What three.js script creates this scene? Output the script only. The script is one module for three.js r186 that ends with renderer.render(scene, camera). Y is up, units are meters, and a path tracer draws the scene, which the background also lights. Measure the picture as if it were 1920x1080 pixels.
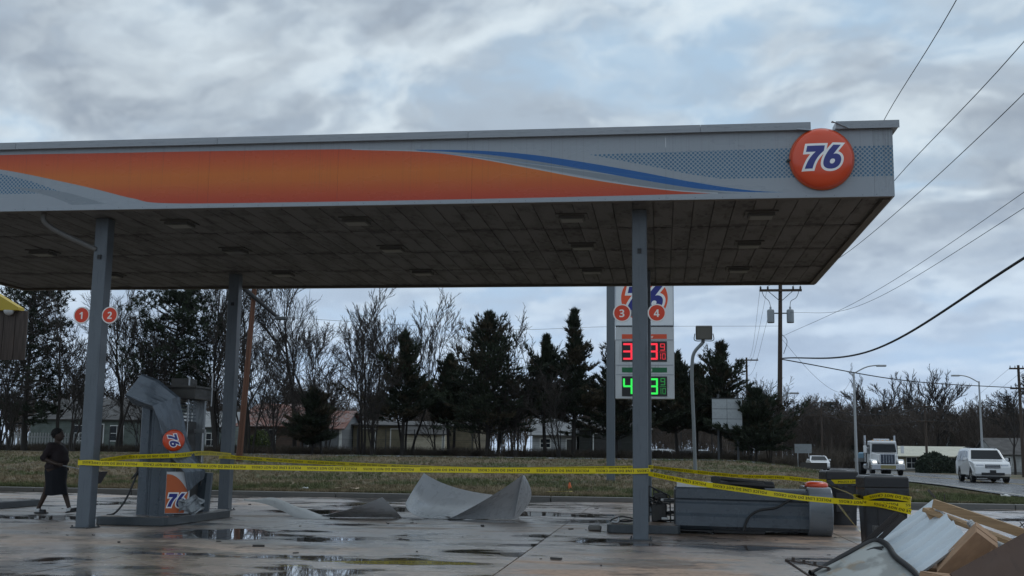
import * as THREE from 'three';
import { mergeGeometries, toCreasedNormals } from 'three/addons/utils/BufferGeometryUtils.js';
import { RoundedBoxGeometry } from 'three/addons/geometries/RoundedBoxGeometry.js';
import { MarchingCubes } from 'three/addons/objects/MarchingCubes.js';

// ------------------------------------------------------------------ camera, exposure, sky, sun
const scene = new THREE.Scene();
const camera = new THREE.PerspectiveCamera(28.79, 16 / 9, 0.1, 4000);
camera.position.set(0, 1.2544, 0);
camera.rotation.order = 'YXZ';
camera.rotation.set(0.1469, 0.1331, 0.0125);

const renderer = new THREE.WebGLRenderer({ antialias: true });
renderer.toneMapping = THREE.LinearToneMapping;
renderer.toneMappingExposure = 1.07;
renderer.shadowMap.enabled = true;

// seeded noise
function rng(seed) { let s = seed | 0; return () => { s = (s + 0x6d2b79f5) | 0; let t = Math.imul(s ^ (s >>> 15), 1 | s); t = (t + Math.imul(t ^ (t >>> 7), 61 | t)) ^ t; return ((t ^ (t >>> 14)) >>> 0) / 4294967296; }; }
const PERM = new Float32Array(65536); { const r = rng(77); for (let i = 0; i < 65536; i++) PERM[i] = r(); }
const hash2 = (i, j) => PERM[((i * 157 + j * 8191) ^ (j * 31 + i * 2741)) & 65535];
function noise2(x, y) {
  const i = Math.floor(x), j = Math.floor(y); let u = x - i, v = y - j;
  u = u * u * u * (u * (u * 6 - 15) + 10); v = v * v * v * (v * (v * 6 - 15) + 10);
  const a = hash2(i, j), b = hash2(i + 1, j), c = hash2(i, j + 1), d = hash2(i + 1, j + 1);
  return a + (b - a) * u + (c - a) * v + (a - b - c + d) * u * v;
}
function fbm(x, y, n = 5, g = 0.5) { let s = 0, a = 0.5, t = 0; for (let k = 0; k < n; k++) { s += a * noise2(x, y); t += a; a *= g; const nx = x * 1.62 - y * 1.18 + 17.3; y = x * 1.18 + y * 1.62 + 9.1; x = nx; } return s / t; }
const clamp = (v, a = 0, b = 1) => Math.min(b, Math.max(a, v));
const sstep = (a, b, v) => { const t = clamp((v - a) / (b - a)); return t * t * (3 - 2 * t); };
const lerp = (a, b, t) => a + (b - a) * t;
const mix3 = (a, b, t) => [lerp(a[0], b[0], t), lerp(a[1], b[1], t), lerp(a[2], b[2], t)];

{ // overcast sky: two decks of broken cloud over pale blue air, the same all round
  const W = 3072, H = 1536, data = new Float32Array(W * H * 4);
  const air = [0.40, 0.545, 0.70], pale = [0.69, 0.78, 0.84], grey = [0.395, 0.475, 0.565], dark = [0.275, 0.325, 0.395];
  for (let j = 0; j < H; j++) {
    const el = ((j + 0.5) / H - 0.5) * Math.PI, sy = Math.sin(el), cy = Math.cos(el);
    for (let i = 0; i < W; i++) {
      const o = (j * W + i) * 4; data[o + 3] = 1;
      if (el < -0.01) { data[o] = 0.2; data[o + 1] = 0.22; data[o + 2] = 0.25; continue; }
      const az = ((i + 0.5) / W - 0.5) * Math.PI * 2, dx = cy * Math.cos(az), dz = cy * Math.sin(az);
      const k = 1 / (Math.max(sy, 0) + 0.22), px = dx * k, pz = dz * k;
      const wx = fbm(px * 3.6 + 3.1, pz * 3.6 + 8.2, 5, 0.55) - 0.5, wz = fbm(px * 3.6 + 21.7, pz * 3.6 + 2.4, 5, 0.55) - 0.5;
      const qx = px + wx * 0.18, qz = pz + wz * 0.18, rx = qx * 0.83 + qz * 0.55, rz = qz * 0.83 - qx * 0.55;
      const deck = fbm(qx * 2.6 + 5, qz * 3.4 + 40, 7, 0.55);            // the large dull masses
      const wisp = fbm(rx * 4.2 + 60, rz * 7.6 + 11, 8, 0.6);           // the torn pale edges
      const low = fbm(qx * 10.1 + 31, qz * 13.1 + 77, 6, 0.62);
      let c = mix3(air, grey, sstep(0.30, 0.56, deck));
      c = mix3(c, dark, 0.8 * sstep(0.50, 0.70, deck * 0.8 + low * 0.2));
      const bright = sstep(0.38, 0.68, wisp) * (1 - 0.55 * sstep(0.50, 0.66, deck));
      c = mix3(c, pale, clamp(bright * 0.72 + 0.85 * (low - 0.45)));
      const hz = 1 - sstep(0.05, 0.26, el);
      c = mix3(c, [0.47, 0.61, 0.82], 0.6 * hz);
      data[o] = c[0]; data[o + 1] = c[1]; data[o + 2] = c[2];
    }
  }
  const t = new THREE.DataTexture(data, W, H, THREE.RGBAFormat, THREE.FloatType);
  t.mapping = THREE.EquirectangularReflectionMapping; t.magFilter = THREE.LinearFilter; t.needsUpdate = true;
  scene.background = t; scene.environment = t;
}
const sun = new THREE.DirectionalLight(new THREE.Color(1.0, 0.96, 0.9), 0.5);
sun.position.set(28, 52, -38); sun.target.position.set(0, 0, -20); scene.add(sun, sun.target);
sun.castShadow = true; sun.shadow.radius = 40; sun.shadow.mapSize.set(2048, 2048);
Object.assign(sun.shadow.camera, { left: -60, right: 60, top: 60, bottom: -60, near: 1, far: 200 });
scene.fog = new THREE.FogExp2(new THREE.Color(0.62, 0.68, 0.76), 0.00006);

// ------------------------------------------------------------------ helpers
const taken = {};
function numbered(n) { if (!(n in taken)) { taken[n] = 0; return n; } taken[n]++; return n + '_' + String(taken[n]).padStart(3, '0'); }
function tag(o, label, category, group, kind) { o.userData.label = label; if (category) o.userData.category = category; if (group) o.userData.group = group; if (kind) o.userData.kind = kind; return o; }
function thing(name, label, category, p = [0, 0, 0], turn = 0, group) { const o = new THREE.Group(); o.name = numbered(name); o.position.set(...p); o.rotation.y = turn; scene.add(o); return tag(o, label, category, group); }
function mesh(name, geo, mat, parent) {
  const g = Array.isArray(geo) ? join(geo) : geo;
  const m = new THREE.Mesh(g, mat); m.castShadow = m.receiveShadow = true;
  m.name = parent && parent !== scene ? name : numbered(name); (parent || scene).add(m); return m;
}
function structure(o) { o.userData.kind = 'structure'; return o; }
function dup(root, p, turn, label) { const r = root.clone(); r.name = numbered(root.name.replace(/_\d+$/, '')); r.userData = { ...root.userData }; scene.add(r); r.position.set(...p); if (turn !== undefined) r.rotation.y = turn; if (label) r.userData.label = label; return r; }
function plain(g) { // non-indexed, position+normal+uv only
  const n = g.index ? g.toNonIndexed() : g; for (const k of Object.keys(n.attributes)) if (!['position', 'normal', 'uv', 'color'].includes(k)) n.deleteAttribute(k);
  if (!n.attributes.normal) n.computeVertexNormals();
  if (!n.attributes.uv) n.setAttribute('uv', new THREE.BufferAttribute(new Float32Array(n.attributes.position.count * 2), 2)); return n;
}
const join = (a) => a.length === 1 ? a[0] : mergeGeometries(a.map(plain), false);
const box = (x0, x1, y0, y1, z0, z1) => new THREE.BoxGeometry(Math.abs(x1 - x0), Math.abs(y1 - y0), Math.abs(z1 - z0)).translate((x0 + x1) / 2, (y0 + y1) / 2, (z0 + z1) / 2);
const rbox = (x0, x1, y0, y1, z0, z1, r = 0.02, s = 2) => new RoundedBoxGeometry(Math.abs(x1 - x0), Math.abs(y1 - y0), Math.abs(z1 - z0), s, r).translate((x0 + x1) / 2, (y0 + y1) / 2, (z0 + z1) / 2);
const V = (x, y, z) => new THREE.Vector3(x, y, z);
const tube = (pts, r, seg = 24, sides = 6, closed = false) => new THREE.TubeGeometry(new THREE.CatmullRomCurve3(pts.map((p) => V(...p)), closed), seg, r, sides, closed);
function rod(a, b, r0, r1 = r0, sides = 10) { // a straight tapered bar between two points
  const A = V(...a), B = V(...b), d = B.clone().sub(A), g = new THREE.CylinderGeometry(r1, r0, d.length(), sides); g.translate(0, d.length() / 2, 0);
  g.applyQuaternion(new THREE.Quaternion().setFromUnitVectors(V(0, 1, 0), d.normalize())); return g.translate(A.x, A.y, A.z);
}
function beam(a, b, w, h, roll = 0) { // a straight rectangular bar
  const A = V(...a), B = V(...b), d = B.clone().sub(A), L = d.length(), g = new THREE.BoxGeometry(w, h, L); g.rotateZ(roll);
  g.lookAt ? 0 : 0; const m = new THREE.Matrix4().lookAt(A, B, V(0, 1, 0)); g.applyMatrix4(m); return g.translate((A.x + B.x) / 2, (A.y + B.y) / 2, (A.z + B.z) / 2);
}
function extrude(pts, depth, bevel = 0) { const s = new THREE.Shape(pts.map((p) => new THREE.Vector2(...p))); return new THREE.ExtrudeGeometry(s, { depth, bevelEnabled: bevel > 0, bevelThickness: bevel, bevelSize: bevel, bevelSegments: 2, curveSegments: 10 }); }
function sheetGeo(fn, nu, nv, thick = 0.004) { // a bent sheet of real thickness: fn(u,v) -> [x,y,z]
  const P = [], N = []; const e = 1e-3;
  const at = (u, v) => V(...fn(u, v));
  for (let j = 0; j <= nv; j++) for (let i = 0; i <= nu; i++) { const u = i / nu, v = j / nv, p = at(u, v); const du = at(Math.min(u + e, 1), v).sub(at(Math.max(u - e, 0), v)), dv = at(u, Math.min(v + e, 1)).sub(at(u, Math.max(v - e, 0))); const n = du.cross(dv).normalize(); P.push(p); N.push(n); }
  const pos = [], uv = [], idx = []; const M = (nu + 1) * (nv + 1);
  for (const s of [0.5, -0.5]) for (let k = 0; k < M; k++) { const p = P[k], n = N[k]; pos.push(p.x + n.x * thick * s, p.y + n.y * thick * s, p.z + n.z * thick * s); uv.push((k % (nu + 1)) / nu, Math.floor(k / (nu + 1)) / nv); }
  const q = (a, b, c, d) => idx.push(a, b, c, a, c, d), I = (i, j) => j * (nu + 1) + i;
  for (let j = 0; j < nv; j++) for (let i = 0; i < nu; i++) { q(I(i, j), I(i + 1, j), I(i + 1, j + 1), I(i, j + 1)); q(M + I(i, j), M + I(i, j + 1), M + I(i + 1, j + 1), M + I(i + 1, j)); }
  for (let i = 0; i < nu; i++) { q(I(i, 0), M + I(i, 0), M + I(i + 1, 0), I(i + 1, 0)); q(I(i, nv), I(i + 1, nv), M + I(i + 1, nv), M + I(i, nv)); }
  for (let j = 0; j < nv; j++) { q(I(0, j), I(0, j + 1), M + I(0, j + 1), M + I(0, j)); q(I(nu, j), M + I(nu, j), M + I(nu, j + 1), I(nu, j + 1)); }
  const g = new THREE.BufferGeometry(); g.setAttribute('position', new THREE.Float32BufferAttribute(pos, 3)); g.setAttribute('uv', new THREE.Float32BufferAttribute(uv, 2)); g.setIndex(idx); g.computeVertexNormals(); return g;
}
function canvasTex(w, h, draw, srgb = true) { const c = document.createElement('canvas'); c.width = w; c.height = h; const x = c.getContext('2d'); draw(x, w, h); const t = new THREE.CanvasTexture(c); if (srgb) t.colorSpace = THREE.SRGBColorSpace; t.magFilter = THREE.LinearFilter; return t; }
function dataTex(w, h, fn, srgb = false, repeat = true) { // fn(u,v) -> [r,g,b] linear 0..1
  const d = new Uint8Array(w * h * 4); const enc = (v) => srgb ? (v <= 0.0031308 ? v * 12.92 : 1.055 * Math.pow(v, 1 / 2.4) - 0.055) : v;
  for (let j = 0; j < h; j++) for (let i = 0; i < w; i++) { const c = fn((i + 0.5) / w, (j + 0.5) / h), o = (j * w + i) * 4; d[o] = 255 * clamp(enc(c[0])); d[o + 1] = 255 * clamp(enc(c[1])); d[o + 2] = 255 * clamp(enc(c[2])); d[o + 3] = 255; }
  const t = new THREE.DataTexture(d, w, h, THREE.RGBAFormat); t.magFilter = THREE.LinearFilter; if (srgb) t.colorSpace = THREE.SRGBColorSpace; if (repeat) t.wrapS = t.wrapT = THREE.RepeatWrapping; t.needsUpdate = true; return t;
}
const col = (r, g, b) => new THREE.Color().setRGB(r, g, b);
const std = (r, g, b, rough = 0.6, metal = 0, extra = {}) => new THREE.MeshStandardMaterial({ color: col(r, g, b), roughness: rough, metalness: metal, side: THREE.DoubleSide, ...extra });
function worldUV(g, ax, ay, sx, sy, ox = 0, oy = 0) { const p = g.attributes.position, u = new Float32Array(p.count * 2); const f = { x: 'getX', y: 'getY', z: 'getZ' }; for (let i = 0; i < p.count; i++) { u[2 * i] = (p[f[ax]](i) - ox) / sx; u[2 * i + 1] = (p[f[ay]](i) - oy) / sy; } g.setAttribute('uv', new THREE.BufferAttribute(u, 2)); return g; }

// surfaces
const grimeTex = dataTex(512, 512, (u, v) => { const n = fbm(u * 5, v * 5, 5), s = fbm(u * 26 + 3, v * 5, 4), k = fbm(u * 110, v * 110 + 5, 3); const t = 0.88 + 0.16 * (n - 0.5) - 0.13 * sstep(0.6, 0.8, s) + 0.09 * (k - 0.5); return [t, t, t * 0.99]; }, true);
const grimeRough = dataTex(256, 256, (u, v) => { const n = fbm(u * 7, v * 7, 4); return [1, 0.75 + 0.5 * (n - 0.3), 0]; });
const M = {};
const paint = (r, g, b, rough = 0.45, metal = 0) => new THREE.MeshStandardMaterial({ color: col(r, g, b), map: grimeTex, roughnessMap: grimeRough, roughness: rough, metalness: metal, side: THREE.DoubleSide });
M.column = paint(0.12, 0.142, 0.165, 0.42);
M.cap = paint(0.33, 0.36, 0.40, 0.4);
M.silver = paint(0.34, 0.37, 0.41, 0.4, 0.1);
M.darkSteel = paint(0.06, 0.065, 0.07, 0.5);
M.black = std(0.018, 0.018, 0.02, 0.5);
M.rubber = std(0.014, 0.014, 0.015, 0.45);
M.white = paint(0.72, 0.73, 0.73, 0.45);
M.galv = paint(0.45, 0.46, 0.47, 0.4, 0.6);
M.bin = paint(0.016, 0.017, 0.02, 0.45);
M.kerb = new THREE.MeshStandardMaterial({ color: col(0.17, 0.165, 0.155), map: grimeTex, roughness: 0.6 });
M.wood = new THREE.MeshStandardMaterial({ map: dataTex(512, 512, (u, v) => { const n = fbm(u * 3, v * 46, 4), k = fbm(u * 8 + 9, v * 140, 3); const t = 0.7 + 0.5 * (n - 0.5) + 0.3 * (k - 0.5); return [0.50 * t, 0.33 * t, 0.18 * t]; }, true), roughness: 0.75, side: THREE.DoubleSide });
M.poleWood = new THREE.MeshStandardMaterial({ map: dataTex(256, 512, (u, v) => { const n = fbm(u * 40, v * 5, 4), t = 0.6 + 0.8 * (n - 0.4); return [0.085 * t, 0.06 * t, 0.045 * t]; }, true), roughness: 0.85 });
M.redPole = new THREE.MeshStandardMaterial({ map: dataTex(256, 512, (u, v) => { const n = fbm(u * 40, v * 5, 4), t = 0.6 + 0.8 * (n - 0.4); return [0.17 * t, 0.075 * t, 0.045 * t]; }, true), roughness: 0.85 });
M.cardboard = new THREE.MeshStandardMaterial({ map: dataTex(256, 256, (u, v) => { const n = fbm(u * 6, v * 6, 4), k = fbm(u * 120, v * 14, 2), t = 0.85 + 0.3 * (n - 0.5) + 0.12 * (k - 0.5); return [0.40 * t, 0.25 * t, 0.15 * t]; }, true), roughness: 0.8, side: THREE.DoubleSide });
M.bark = new THREE.MeshStandardMaterial({ color: col(0.036, 0.031, 0.028), roughness: 0.95 });
M.twig = new THREE.MeshStandardMaterial({ color: col(0.044, 0.037, 0.033), roughness: 0.95, side: THREE.DoubleSide });
M.glass = new THREE.MeshPhysicalMaterial({ color: col(0.012, 0.015, 0.018), roughness: 0.12, specularIntensity: 0.45, side: THREE.DoubleSide });
M.tyre = std(0.016, 0.016, 0.017, 0.8);
M.chrome = std(0.55, 0.56, 0.58, 0.2, 0.9);
M.lamp = new THREE.MeshStandardMaterial({ color: col(0.9, 0.9, 0.86), emissive: col(1, 0.95, 0.82), emissiveIntensity: 1.6, roughness: 0.2 });
M.wire = std(0.012, 0.012, 0.014, 0.7);

// the round orange emblem with its blue slanted numerals, printed
function numerals(x, cx, cy, s) {
  x.save(); x.translate(cx, cy); x.scale(s / 100, s / 100); x.transform(1, 0, -0.22, 1, 0, 0);
  const seven = new Path2D('M -62 -40 L -2 -40 L -2 -20 C -20 -2 -27 18 -28 42 L -54 42 C -52 18 -44 -2 -29 -18 L -62 -18 Z');
  const six = new Path2D('M 52 -42 L 27 -42 C 12 -22 4 -2 4 16 C 4 34 15 44 33 44 C 52 44 64 33 64 15 C 64 0 54 -10 40 -10 C 37 -10 35 -9 33 -8 C 38 -18 44 -28 52 -42 Z M 34 8 C 40 8 43 11 43 16 C 43 22 39 26 34 26 C 29 26 26 22 26 17 C 26 11 29 8 34 8 Z');
  x.lineJoin = 'miter'; x.strokeStyle = '#f1f1f0'; x.lineWidth = 17; x.stroke(seven); x.stroke(six); x.fillStyle = '#f1f1f0'; x.fill(new Path2D('M 22 4 h 24 v 26 h -24 Z'));
  x.fillStyle = '#141f7c'; x.fill(seven); x.fill(six, 'evenodd'); x.restore();
}
const emblemTex = canvasTex(512, 512, (x, w) => { x.fillStyle = '#d8471a'; x.fillRect(0, 0, w, w); numerals(x, 256, 258, 236); });
M.emblem = new THREE.MeshPhysicalMaterial({ map: emblemTex, roughness: 0.35, clearcoat: 0.5, clearcoatRoughness: 0.2, side: THREE.DoubleSide });
function dome(r, bulge) { // a shallow dished disc facing +z with the print laid flat across it
  const pts = [V(0, bulge, 0)]; const P = []; for (let i = 0; i <= 14; i++) { const t = i / 14; P.push(new THREE.Vector2(r * Math.sin(t * Math.PI / 2), bulge * (1 - Math.pow(t, 2.6)) + 0.012)); } P.push(new THREE.Vector2(r, -0.03)); P.push(new THREE.Vector2(0.001, -0.03));
  const g = new THREE.LatheGeometry(P, 40); g.rotateX(Math.PI / 2); const p = g.attributes.position, uv = g.attributes.uv; for (let i = 0; i < p.count; i++) uv.setXY(i, 0.5 + p.getX(i) / (2 * r), 0.5 + p.getY(i) / (2 * r)); return g;
}

// ------------------------------------------------------------------ ground, forecourt, kerb, road
function groundHeight(x, z) {
  if (z > -30.98) return -0.09;
  const s = 1 - sstep(3, 13, x), t = sstep(31, 62, -z) * (1 - sstep(68, 84, -z) * sstep(-1.5, 1.5, x));
  return 0.10 * (1 - sstep(9.5, 12, x)) + 1.0 * t * s - 0.07 * sstep(11, 12.2, x);
}
function heightSheet(xs, zs, lift, uvs) {
  const pos = [], uv = [], idx = []; for (const z of zs) for (const x of xs) { pos.push(x, groundHeight(x, z) + lift, z); uv.push(x / uvs, z / uvs); }
  const n = xs.length; for (let j = 0; j < zs.length - 1; j++) for (let i = 0; i < n - 1; i++) { const a = j * n + i; idx.push(a, a + n, a + 1, a + 1, a + n, a + n + 1); }
  const g = new THREE.BufferGeometry(); g.setAttribute('position', new THREE.Float32BufferAttribute(pos, 3)); g.setAttribute('uv', new THREE.Float32BufferAttribute(uv, 2)); g.setIndex(idx); g.computeVertexNormals(); return g;
}
const steps = (a, b, n) => Array.from({ length: n + 1 }, (_, i) => a + (b - a) * i / n);
M.turf = new THREE.MeshStandardMaterial({ roughness: 0.95, map: dataTex(1024, 1024, (u, v) => {
  const n = fbm(u * 14, v * 14, 5), g = fbm(u * 5 + 40, v * 5, 4), k = fbm(u * 160, v * 160, 3), m = fbm(u * 34 + 8, v * 34, 4);
  let c = mix3([0.15, 0.12, 0.075], [0.085, 0.088, 0.04], sstep(0.52, 0.68, g)); c = mix3(c, [0.075, 0.055, 0.038], sstep(0.56, 0.74, n) * 0.8); c = mix3(c, [0.17, 0.145, 0.1], 0.6 * sstep(0.6, 0.78, m));
  const t = 0.65 + 0.7 * k; return [c[0] * t, c[1] * t, c[2] * t]; }, true), bumpMap: dataTex(512, 512, (u, v) => { const k = fbm(u * 90, v * 90, 3); return [k, k, k]; }), bumpScale: 0.05 });
const gx = [-1800, -700, -300, -150, ...steps(-100, -2, 14), ...steps(0, 16, 16), ...steps(18, 60, 6), 120, 300, 700, 1800];
const gz = [300, 60, 10, -10, -30.9, -30.97, -30.99, ...steps(-32, -64, 16), ...steps(-70, -150, 8), -220, -400, -900, -1800];
structure(mesh('ground', heightSheet(gx, gz, 0, 11), M.turf));

// wet concrete: slabs of one pour, the print of water and oil runs on from slab to slab
const CX0 = -32, CX1 = 16, CZ0 = -31, CZ1 = -7;
function wetness(x, z) {
  const a = fbm(x * 0.32 + 4, z * 0.42 + 9, 5, 0.55), b = fbm(x * 1.1 + 30, z * 1.7 + 3, 5, 0.55), dry = fbm(x * 0.18 + 80, z * 0.24 + 21, 4);
  let w = a * 0.62 + b * 0.38;
  w += 0.03; if (x > -1.75) w -= 0.085 * sstep(-19.5, -16.5, z); else w -= 0.03 * sstep(-15.5, -12.5, z);             // this pour stands a little higher and has drained
  w -= 0.05 * sstep(0.52, 0.66, dry);
  const e = (px, pz, rx, rz, k) => { const q = ((x - px) / rx) ** 2 + ((z - pz) / rz) ** 2; w += k * Math.exp(-q * 1.4); };
  e(-9.7, -16.3, 1.7, 0.5, 0.2); e(-5.2, -13.2, 2.0, 0.42, 0.15); e(-7.0, -18.6, 1.9, 0.5, 0.16); e(-6.2, -13.9, 1.2, 0.3, 0.15); e(-4.6, -19.6, 1.6, 0.45, 0.14); e(-2.6, -13.0, 0.9, 0.25, 0.13); e(-12, -19.8, 2.4, 0.7, 0.12); e(-3.4, -21.2, 2.2, 0.6, 0.1);
  return w;
}
const TW = 2048, TH = 1536;
const wetMap = new Float32Array(TW * TH); for (let j = 0; j < TH; j++) for (let i = 0; i < TW; i++) wetMap[j * TW + i] = wetness(lerp(CX0, CX1, (i + 0.5) / TW), lerp(CZ1, CZ0, (j + 0.5) / TH));
const wetAt = (u, v) => wetMap[Math.min(TH - 1, Math.floor(v * TH)) * TW + Math.min(TW - 1, Math.floor(u * TW))];
const gritTex = dataTex(512, 512, (u, v) => { const k = fbm(u * 130, v * 130, 3, 0.6), n = fbm(u * 26, v * 26, 3), t = k * 0.65 + n * 0.35; return [t, t, t]; }); gritTex.repeat.set(20, 10);
M.concrete = new THREE.MeshPhysicalMaterial({ roughness: 1, ior: 1.45, clearcoat: 1, clearcoatRoughness: 1,   // the coat is the film of rain water
  clearcoatMap: dataTex(TW, TH, (u, v) => { const w = wetAt(u, v), k = fbm(u * 300, v * 170, 3), t = clamp(0.12 + sstep(0.34, 0.47, w + 0.05 * (k - 0.5))); return [t, t, t]; }, false, false),
  clearcoatRoughnessMap: dataTex(TW, TH, (u, v) => { const w = wetAt(u, v), k = fbm(u * 700, v * 380, 2); let r = lerp(0.5, 0.34, sstep(0.34, 0.47, w)) + 0.1 * (k - 0.5); r = lerp(r, 0.22, sstep(0.50, 0.58, w)); r = lerp(r, 0.02, sstep(0.585, 0.66, w)); return [1, r, 0]; }, false, false),
  map: dataTex(TW, TH, (u, v) => { const w = wetAt(u, v), x = u * 48, z = v * 24; const n = fbm(x * 0.9, z * 0.9 + 7, 4), k = fbm(x * 14, z * 14, 2), st = fbm(x * 2.6 + 70, z * 3.4 + 5, 4);
    let c = mix3([0.45, 0.355, 0.29], [0.30, 0.228, 0.18], sstep(0.36, 0.5, w)); c = mix3(c, [0.06, 0.052, 0.047], 0.7 * sstep(0.575, 0.66, w)); c = mix3(c, [0.07, 0.058, 0.05], 0.55 * sstep(0.6, 0.74, st));
    const cr = Math.abs(fbm(x * 0.55 + 11, z * 0.55 + 3, 5, 0.55) - 0.5), oil = fbm(x * 0.8 + 200, z * 0.9, 5, 0.6), sp = fbm(x * 30, z * 30, 2); if (x - 32 > -1.75) c = [c[0] * 0.86, c[1] * 0.76, c[2] * 0.68]; if (cr < 0.0028) c = c.map((q) => q * 0.35); c = mix3(c, [0.035, 0.031, 0.029], 0.6 * sstep(0.62, 0.72, oil)); const t = (0.76 + 0.34 * n + 0.34 * (k - 0.5)) * (sp > 0.74 ? 0.6 : sp < 0.24 ? 1.3 : 1); return [c[0] * t, c[1] * t, c[2] * t]; }, true, false),
  roughnessMap: dataTex(TW, TH, (u, v) => { const w = wetAt(u, v), k = fbm(u * 700, v * 380, 2); let r = lerp(0.6, 0.43, sstep(0.32, 0.46, w)) + 0.1 * (k - 0.5); r = lerp(r, 0.30, sstep(0.48, 0.555, w)); r = lerp(r, 0.03, sstep(0.585, 0.66, w)); return [1, r, 0]; }, false, false),
  bumpMap: gritTex, bumpScale: 0.0014 });
const forecourt = structure(new THREE.Group()); forecourt.name = 'forecourt'; scene.add(forecourt);
mesh('bedding', box(-34, 12.4, -0.3, -0.035, -30.78, 7), M.kerb, forecourt);
{ const xs = []; for (let i = -7; i <= 3; i++) xs.push(-1.75 + 4.6 * i); xs[0] = -33.9; xs.push(12.3); const zs = [-30.78, -30.5 + 4.6, -21.3, -16.7, -12.1, -7.5, -2.9, 1.7, 6.3]; const r = rng(5);
  for (let i = 0; i < xs.length - 1; i++) for (let j = 0; j < zs.length - 1; j++) { const g = box(xs[i] + 0.009, xs[i + 1] - 0.009, -0.12, r() * 0.003, zs[j] + 0.009, zs[j + 1] - 0.009); mesh('concrete_slab', worldUV(g, 'x', 'z', CX1 - CX0, CZ0 - CZ1, CX0, CZ1), M.concrete, forecourt); } }
const kerb = structure(new THREE.Group()); kerb.name = 'kerb'; scene.add(kerb);
for (let i = 0; i < 16; i++) { const x0 = -36 + i * 3; mesh('kerb_stone', rbox(x0 + 0.008, x0 + 2.992, -0.1, 0.135, -31.0, -30.795, 0.025), M.kerb, kerb); }
// the asphalt road that runs off beside the lot, the traffic coming this way
M.asphalt = new THREE.MeshStandardMaterial({ roughness: 1, map: dataTex(1024, 1024, (u, v) => { const n = fbm(u * 9, v * 9, 4), k = fbm(u * 150, v * 150, 2), t = 0.7 + 0.5 * (n - 0.5) + 0.5 * (k - 0.5); return [0.092 * t, 0.09 * t, 0.092 * t]; }, true), roughnessMap: dataTex(512, 512, (u, v) => { const n = fbm(u * 12, v * 12, 4); return [1, lerp(0.18, 0.5, sstep(0.4, 0.6, n)), 0]; }) });
const roadLine = (z) => [12.4 + 1.4 * sstep(-40, -62, z) - 0.0 - 0.0022 * Math.max(0, -z - 80) ** 1.5 * 0.35, 23.6 - 0.0022 * Math.max(0, -z - 95) ** 1.5 * 0.5];
function roadStrip(f0, f1, y, z0, z1, n) { const pos = [], uv = [], idx = []; for (let i = 0; i <= n; i++) { const z = lerp(z0, z1, i / n), [a, b] = roadLine(z); for (const f of [f0, f1]) { const x = lerp(a, b, f); pos.push(x, y, z); uv.push(x / 6, z / 6); } if (i < n) idx.push(2 * i, 2 * i + 1, 2 * i + 2, 2 * i + 1, 2 * i + 3, 2 * i + 2); } const g = new THREE.BufferGeometry(); g.setAttribute('position', new THREE.Float32BufferAttribute(pos, 3)); g.setAttribute('uv', new THREE.Float32BufferAttribute(uv, 2)); g.setIndex(idx); g.computeVertexNormals(); return g; }
structure(mesh('road', roadStrip(0, 1, 0.004, 20, -320, 60), M.asphalt));
M.roadPaint = std(0.45, 0.43, 0.38, 0.6); M.roadYellow = std(0.45, 0.3, 0.05, 0.6);
structure(mesh('road_edge_line', roadStrip(0.035, 0.048, 0.009, 20, -200, 40), M.roadPaint));
structure(mesh('road_centre_line', [roadStrip(0.49, 0.5, 0.009, 20, -200, 40), roadStrip(0.51, 0.52, 0.009, 20, -200, 40)], M.roadYellow));
structure(mesh('side_street', heightSheet(steps(-26, 13, 30), steps(-57.2, -60, 3), 0.012, 6), M.asphalt));
// short winter grass on the verge, too many blades to count
{ const r = rng(11), blades = []; for (let k = 0; k < 7; k++) { const a = r() * 6.28, b = r() * 0.05, h = 0.035 + r() * 0.05, l = 0.03 + r() * 0.04; const g = new THREE.BufferGeometry(); const x = Math.cos(a) * b, z = Math.sin(a) * b, px = -Math.sin(a) * 0.006, pz = Math.cos(a) * 0.006; g.setAttribute('position', new THREE.Float32BufferAttribute([x - px, -0.01, z - pz, x + px, -0.01, z + pz, x + Math.cos(a) * l, h, z + Math.sin(a) * l], 3)); blades.push(plain(g)); }
  const N = 56000, im = new THREE.InstancedMesh(join(blades), std(1, 1, 1, 0.9), N), m = new THREE.Matrix4(), q = new THREE.Quaternion(), c = new THREE.Color();
  for (let i = 0; i < N; i++) { const t = r(); const z = -31.1 - 27 * t * t; let x = lerp(-26, 12.2, r()); if (z < -34) x = lerp(z * 0.72, 12.4, r()); const gr = fbm(x * 0.45, z * 0.45 + 30, 4); const s = 0.7 + r() * 0.9; q.setFromAxisAngle(V(0, 1, 0), r() * 6.28); m.compose(V(x, groundHeight(x, z), z), q, V(s, s * (0.7 + gr * 0.8), s)); im.setMatrixAt(i, m); const d = 0.75 + r() * 0.5, gg = sstep(0.53, 0.64, gr + (r() - 0.5) * 0.1 + 0.14 * sstep(4, 10, x)); c.setRGB(lerp(0.19, 0.085, gg) * d, lerp(0.15, 0.10, gg) * d, lerp(0.09, 0.037, gg) * d); im.setColorAt(i, c); }
  im.name = 'grass'; im.castShadow = im.receiveShadow = true; tag(im, 'short brown and green winter grass on the verge behind the kerb', 'grass', null, 'stuff'); scene.add(im); }

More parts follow.
